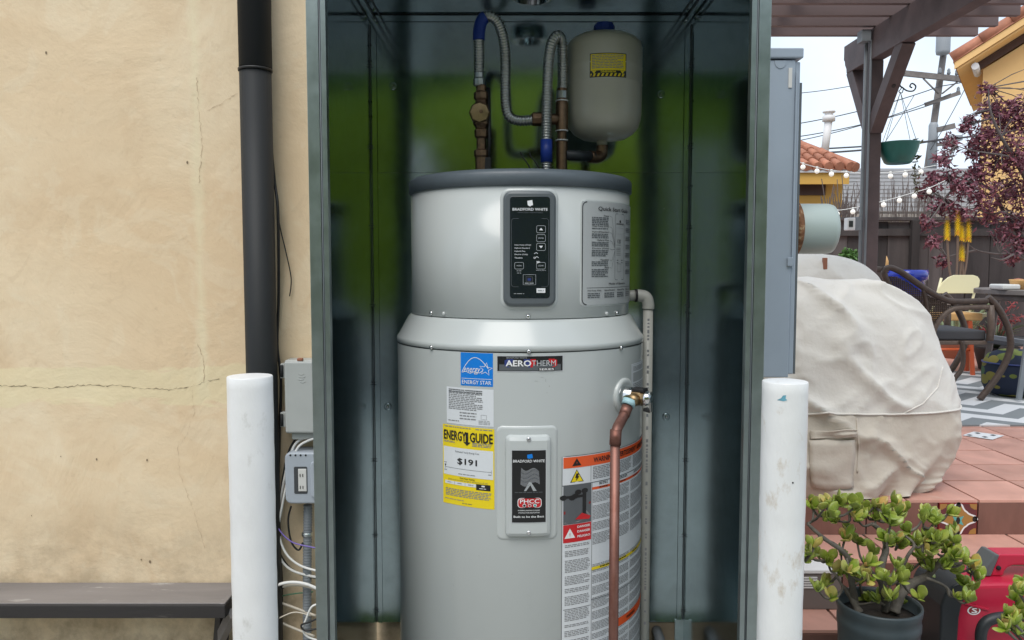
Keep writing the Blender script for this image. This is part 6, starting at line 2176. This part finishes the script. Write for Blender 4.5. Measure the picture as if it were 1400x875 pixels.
# ------------------------------------------------------------------ jade plant
YJ = 2.44
pj = P(1201, 850, YJ)
rj = 56.5 * YJ / F
zr = P(1201, 823, YJ).z
jd = thing('potted_jade_plant', 'bushy jade plant in a dark slate pot before the tiled steps', 'potted plant', (pj.x, YJ, 0))
MB().lathe([(rj * .72, .003), (rj * .78, .02), (rj * .93, zr * .65), (rj * .955, zr - .075), (rj * .975, zr - .070), (rj * .975, zr - .052), (rj * .955, zr - .048), (rj * .965, zr - .030),
            (rj * .985, zr - .022), (rj, zr - .006), (rj * .99, zr), (rj * .94, zr), (rj * .92, zr - .01), (rj * .90, zr - .05)], (pj.x, YJ, 0), seg=56).build('pot', 'pot_slate', jd)
MB().lathe([(rj * .91, 0), (rj * .5, .008), (.001, .012)], (pj.x, YJ, zr - .042), seg=28).build('soil', 'soil', jd)


def jleaf_mesh():
    mb = MB()
    N, Mv = 9, 8
    L_, W_, T_ = .035, .0112, .0034
    rings = []
    for i in range(N + 1):
        t = i / N
        w_ = W_ * (math.sin(math.pi * t ** 1.2) ** .7 if 0 < t < 1 else 0) + (.0026 if t < .2 else 0)
        th_ = T_ * (math.sin(math.pi * min(1, t * .9 + .08)) ** .6)
        bend = .008 * (t ** 2)
        rings.append([V((L_ * t, w_ * math.cos(a), th_ * (w_ / W_) ** .4 * math.sin(a) + bend)) for a in [2 * math.pi * k / Mv for k in range(Mv)]])
    vs_ = [p for r_ in rings for p in r_]
    fs = [(i * Mv + k, i * Mv + (k + 1) % Mv, (i + 1) * Mv + (k + 1) % Mv, (i + 1) * Mv + k) for i in range(N) for k in range(Mv)]
    mb.add(vs_, fs, 0, True)
    return mb.mesh('leaf', 'jade_leaf')


JL = jleaf_mesh()


def rosettes(parent, pts, yc, per, spread, cap, ydev=.09):
    out = []
    cnt = 0
    extra = MB()
    pts = list(pts)
    random.shuffle(pts)
    for (x, y) in pts:
        c_ = P(x, y, yc + random.uniform(-ydev, ydev))
        out.append(c_)
        ax = V((random.gauss(0, .5), random.gauss(-.5, .5), 1)).normalized()
        q = ax.to_track_quat('Z', 'Y').to_matrix()
        n_ = per + random.choice((-1, 0, 0, 1))
        for k in range(n_):
            az = k * 2.399 + random.uniform(-.3, .3)
            tilt = R(random.uniform(15, 60) if k < n_ - 2 else random.uniform(55, 80))
            m3 = q @ Matrix.Rotation(az, 3, 'Z') @ Matrix.Rotation(-tilt, 3, 'Y') @ Matrix.Rotation(random.uniform(-.4, .4), 3, 'X')
            s_ = random.uniform(.55, 1.2) * spread
            pos = c_ + ax * random.uniform(-.008, .004)
            if cnt < cap:
                inst('leaf', JL, pos, parent, m3.to_euler(), (s_, s_, s_))
            else:                       # past the limit: joined into one part
                extra.add([pos + m3 @ (v.co * s_) for v in JL.vertices], [list(p.vertices) for p in JL.polygons], 0, True)
            cnt += 1
    if extra.v:
        extra.build('leaves', 'jade_leaf_mixed', parent, kind='stuff')
    return out


jp = [(1112, 694), (1130, 690), (1150, 689), (1126, 706), (1143, 712), (1168, 694), (1186, 699), (1196, 692), (1208, 702), (1226, 703), (1238, 698), (1155, 736), (1163, 726), (1172, 742), (1106, 756), (1118, 760),
      (1131, 766), (1112, 745), (1140, 782), (1160, 780), (1125, 799), (1118, 806), (1190, 757), (1184, 772), (1188, 792), (1218, 716), (1211, 737), (1224, 741), (1243, 727), (1262, 712), (1276, 712), (1284, 716), (1300, 708),
      (1309, 722), (1264, 735), (1281, 740), (1296, 750), (1304, 742), (1225, 776), (1241, 781), (1231, 793), (1262, 762), (1270, 778), (1256, 752), (1290, 772), (1300, 778), (1318, 768), (1330, 776), (1335, 792), (1328, 806),
      (1218, 816), (1230, 824), (1202, 822), (1186, 822), (1256, 818), (1306, 816), (1172, 710), (1150, 758), (1175, 795), (1248, 742), (1208, 792)]
for _ in range(52):
    x_, y_ = random.choice(jp)
    jp.append((min(1340, max(1102, x_ + random.gauss(0, 11))), min(822, max(688, y_ + random.gauss(0, 9)))))
jp = [q for q in jp if not (q[0] > 1278 and q[1] < 733)] + [(1296, 702), (1306, 728)]
cs = rosettes(jd, jp, YJ, 6, 1.22, 300, .10)
limbs = [[(1175, 838), (1163, 815), (1153, 802)], [(1172, 836), (1165, 800), (1162, 770), (1150, 752), (1125, 735), (1104, 716)], [(1212, 835), (1207, 800), (1205, 775), (1211, 750), (1206, 728), (1192, 716)],
         [(1222, 838), (1232, 812), (1248, 797), (1266, 788), (1282, 772), (1292, 760)], [(1207, 800), (1190, 780), (1178, 765)], [(1232, 812), (1228, 790), (1240, 762), (1250, 745), (1238, 733)], [(1266, 790), (1290, 800), (1304, 815)]]
sm = MB()
nodes = []
for li, lm in enumerate(limbs):
    q = cat_path([P(x, y, YJ + .03 * math.sin(li * 1.7 + k)) for k, (x, y) in enumerate(lm)], 6)
    r0 = (.013, .012, .015, .017, .008, .008, .005)[li]
    sm.tube(q, [max(.004, r0 * (1 - .6 * k / len(q))) * (1 + .08 * math.sin(k * 1.9)) for k in range(len(q))], 9)
    nodes += [(p, r0) for p in q[len(q) // 3:]]
for c_ in sorted(cs, key=lambda c: min((c - p).length for p, _ in nodes)):
    p, _ = min(nodes, key=lambda t: (t[0] - c_).length)
    m_ = (p + c_) / 2 + V((random.gauss(0, .006), random.gauss(0, .006), -.012))
    q = cat_path([p, m_, c_], 4)
    sm.tube(q, [.0042] * 4 + [.0034] * 5, 6)
    nodes += [(x_, .004) for x_ in q[3:]]
sm.build('stems', 'jade_stem', jd)

# second jade plant, cut off by the right edge
YJ2 = 2.0
b2 = P(1440, 900, YJ2)
jd2 = thing('potted_jade_plant', 'jade plant cut off at the lower right corner, in front of the red generator', 'potted plant', (b2.x, YJ2, 0))
MB().lathe([(.09, .003), (.12, .30), (.125, .33), (.112, .33), (.108, .30)], (b2.x + .02, YJ2, 0), seg=36).build('pot', 'pot_slate', jd2)
MB().lathe([(.108, 0), (.001, .012)], (b2.x + .02, YJ2, .30), seg=24).build('soil', 'soil', jd2)
jp2 = [(1392, 808), (1388, 818), (1398, 800), (1380, 840), (1395, 838), (1385, 850), (1376, 862), (1392, 865), (1404, 845), (1410, 815), (1402, 868), (1372, 850), (1415, 830), (1425, 850), (1440, 820)]
cs2 = rosettes(jd2, jp2, YJ2, 7, 1.05, 140, .05)
sm = MB()
for c_ in cs2:
    r_ = V((b2.x + random.gauss(.02, .03), YJ2 + random.gauss(0, .03), .31))
    sm.tube(cat_path([r_, (r_ + c_) / 2 + V((.02, 0, .02)), c_], 5), [.006] * 5 + [.004] * 6, 6)
sm.build('stems', 'jade_stem', jd2)

# ------------------------------------------------------------------ generator
YG = 2.50
gt_ = thing('portable_generator', 'red portable generator with dark end cover beside the jade plant', 'generator', (P(1380, 870, YG).x, YG + .14, 0))
def G(px, py): 
    p = P(px, py, YG); return (p.x, p.z)
x_r = P(1480, 800, YG).x
zb_g = .03
def G2(px, py, dy=.06):
    p = P(px, py, YG + dy); return (p.x, p.z)


GD = .17
body = [(G(1303, 875)[0], zb_g), (x_r, zb_g), (x_r, G(0, 800)[1]), G(1400, 799), G(1372, 798), G(1340, 799), G(1325, 803), G(1314, 815), G(1307, 842)]
MB().prism(body, lambda u, v, k: V((u, YG + GD * k, v))).build('red_body', 'gen_red', gt_, bevel=.014, bseg=3)
_o = cat_path([V((*G(*p), 0)) for p in ((1309, 842), (1314, 822), (1324, 808), (1334, 802), (1331, 796), (1318, 794), (1303, 798), (1291, 808), (1284, 826))], 5)
endc = [(G(1284, 875)[0], zb_g + .01), (G(1304, 875)[0], zb_g + .01)] + [(p.x, p.y) for p in _o]
MB().prism(endc, lambda u, v, k: V((u, YG - .012 + (GD + .024) * k, v))).build('end_cover', 'gen_black', gt_, bevel=.010, bseg=3)
xg = P(1480, 770, YG + .06).x
hnd = [G2(1354, 788), G2(1372, 788), G2(1374, 781), G2(1378, 776), G2(1386, 773), (xg, G2(0, 773)[1]), (xg, G2(0, 758)[1]), G2(1366, 758)]
MB().prism(hnd, lambda u, v, k: V((u, YG + .06 + .07 * k, v))).build('handle', 'gen_red', gt_, bevel=.006, bseg=3)
MB().prism([G2(1338, 788, .055), G2(1355, 788, .055), G2(1367, 759, .055), G2(1361, 758, .055)], lambda u, v, k: V((u, YG + .055 + .08 * k, v))).build('handle_gusset', 'gen_grey', gt_, bevel=.003)
c_ = G2(1364.5, 776)
MB().lathe([(.0075, 0), (.0075, .004), (.004, .006)], (c_[0], YG + .0585, c_[1]), (0, -1, 0), 14).build('handle_bolt', 'dark_gap', gt_)
cc = P(1334, 778, YG + .09)
MB().lathe([(.022, -.035), (.026, -.02), (.026, -.004), (.020, .0), (.020, .012), (.012, .016), (.012, .024)], (cc.x, YG + .09, cc.z), seg=14, smooth=False).build('fuel_cap', 'gen_black', gt_)
MB().box(cc.x - .025, cc.x + .05, YG + .05, YG + .13, cc.z - .045, cc.z - .026).build('tank_top', 'gen_grey', gt_, bevel=.003)
a = G(1318, 826); b_ = G(1352, 832)
MB().prism([a, G(1319, 824), b_, G(1351, 835)][::-1], lambda u, v, k: V((u, YG - .004 + .006 * k, v))).build('moulded_ridge', 'gen_red', gt_, bevel=.001)
LG = Label(lambda s, z, o: V((s, YG - o, z)), G(1356, 0)[0], G(1390, 0)[0], G(0, 826)[1], G(0, 843)[1], step=1)
LG.poly([(.28 + .28 * math.cos(a), .5 + .36 * math.sin(a)) for a in [2 * math.pi * k / 24 for k in range(24)]], 'ink_white', 1)
LG.poly([(.28 + .22 * math.cos(a), .5 + .27 * math.sin(a)) for a in [2 * math.pi * k / 24 for k in range(24)]], 'ink_darkred', 2)
LG.text('S', .30, .5, .40, 'ink_white', w=.22, lay=3, bold=.03)
LG.rect(.0, .0, .35, .06, 'ink_darkred', 1)
LG.build('emblem', gt_, 'white ringed oval emblem')
MB().tube(cat_path([P(1343, 890, YG - .06), P(1341, 868, YG - .06), P(1347, 852, YG - .06), P(1362, 845, YG - .06), P(1385, 843, YG - .055), P(1420, 842, YG - .05), P(1450, 850, YG - .01)], 8), .017, 14).build('front_guard', 'gen_black', gt_)
MB().tube(cat_path([P(1343, 890, YG - .06), P(1341, 930, YG - .06), P(1343, 960, YG - .02), P(1345, 965, YG + .02)], 6), .017, 14).build('front_guard', 'gen_black', gt_)
for dx_ in (G(1300, 0)[0] + .02, x_r - .06):
    for dy_ in (.03, .14):
        MB().lathe([(.02, .001), (.018, .035)], (dx_, YG + dy_, 0), seg=12).build('foot', 'black_rubber', gt_)

# louvred box against the step
yl_ = YS[1] - .01
a, b_ = P(1080, 797, yl_), P(1136, 766, yl_)
lv_ = thing('louvred_box', 'grey brown box with white stripes against the step behind the bollard', 'box', ((a.x + b_.x) / 2, yl_ - .06, ZP - 2 * RIS))
MB().box(a.x, b_.x, yl_ - .10, yl_, ZP - 2 * RIS + .001, b_.z - .012).build('case', mat('box_taupe', (.16, .14, .13), .6), lv_, bevel=.003)
MB().box(a.x, b_.x - .03, yl_ - .105, yl_, b_.z - .011, b_.z).build('top_edge', 'white_trim', lv_)
for k in range(5):
    z = b_.z - .028 - k * .0095
    MB().box(P(1105, 0, yl_).x, P(1124, 0, yl_).x, yl_ - .104, yl_ - .1005, z - .003, z + .002).build('stripe', 'white_trim', lv_)
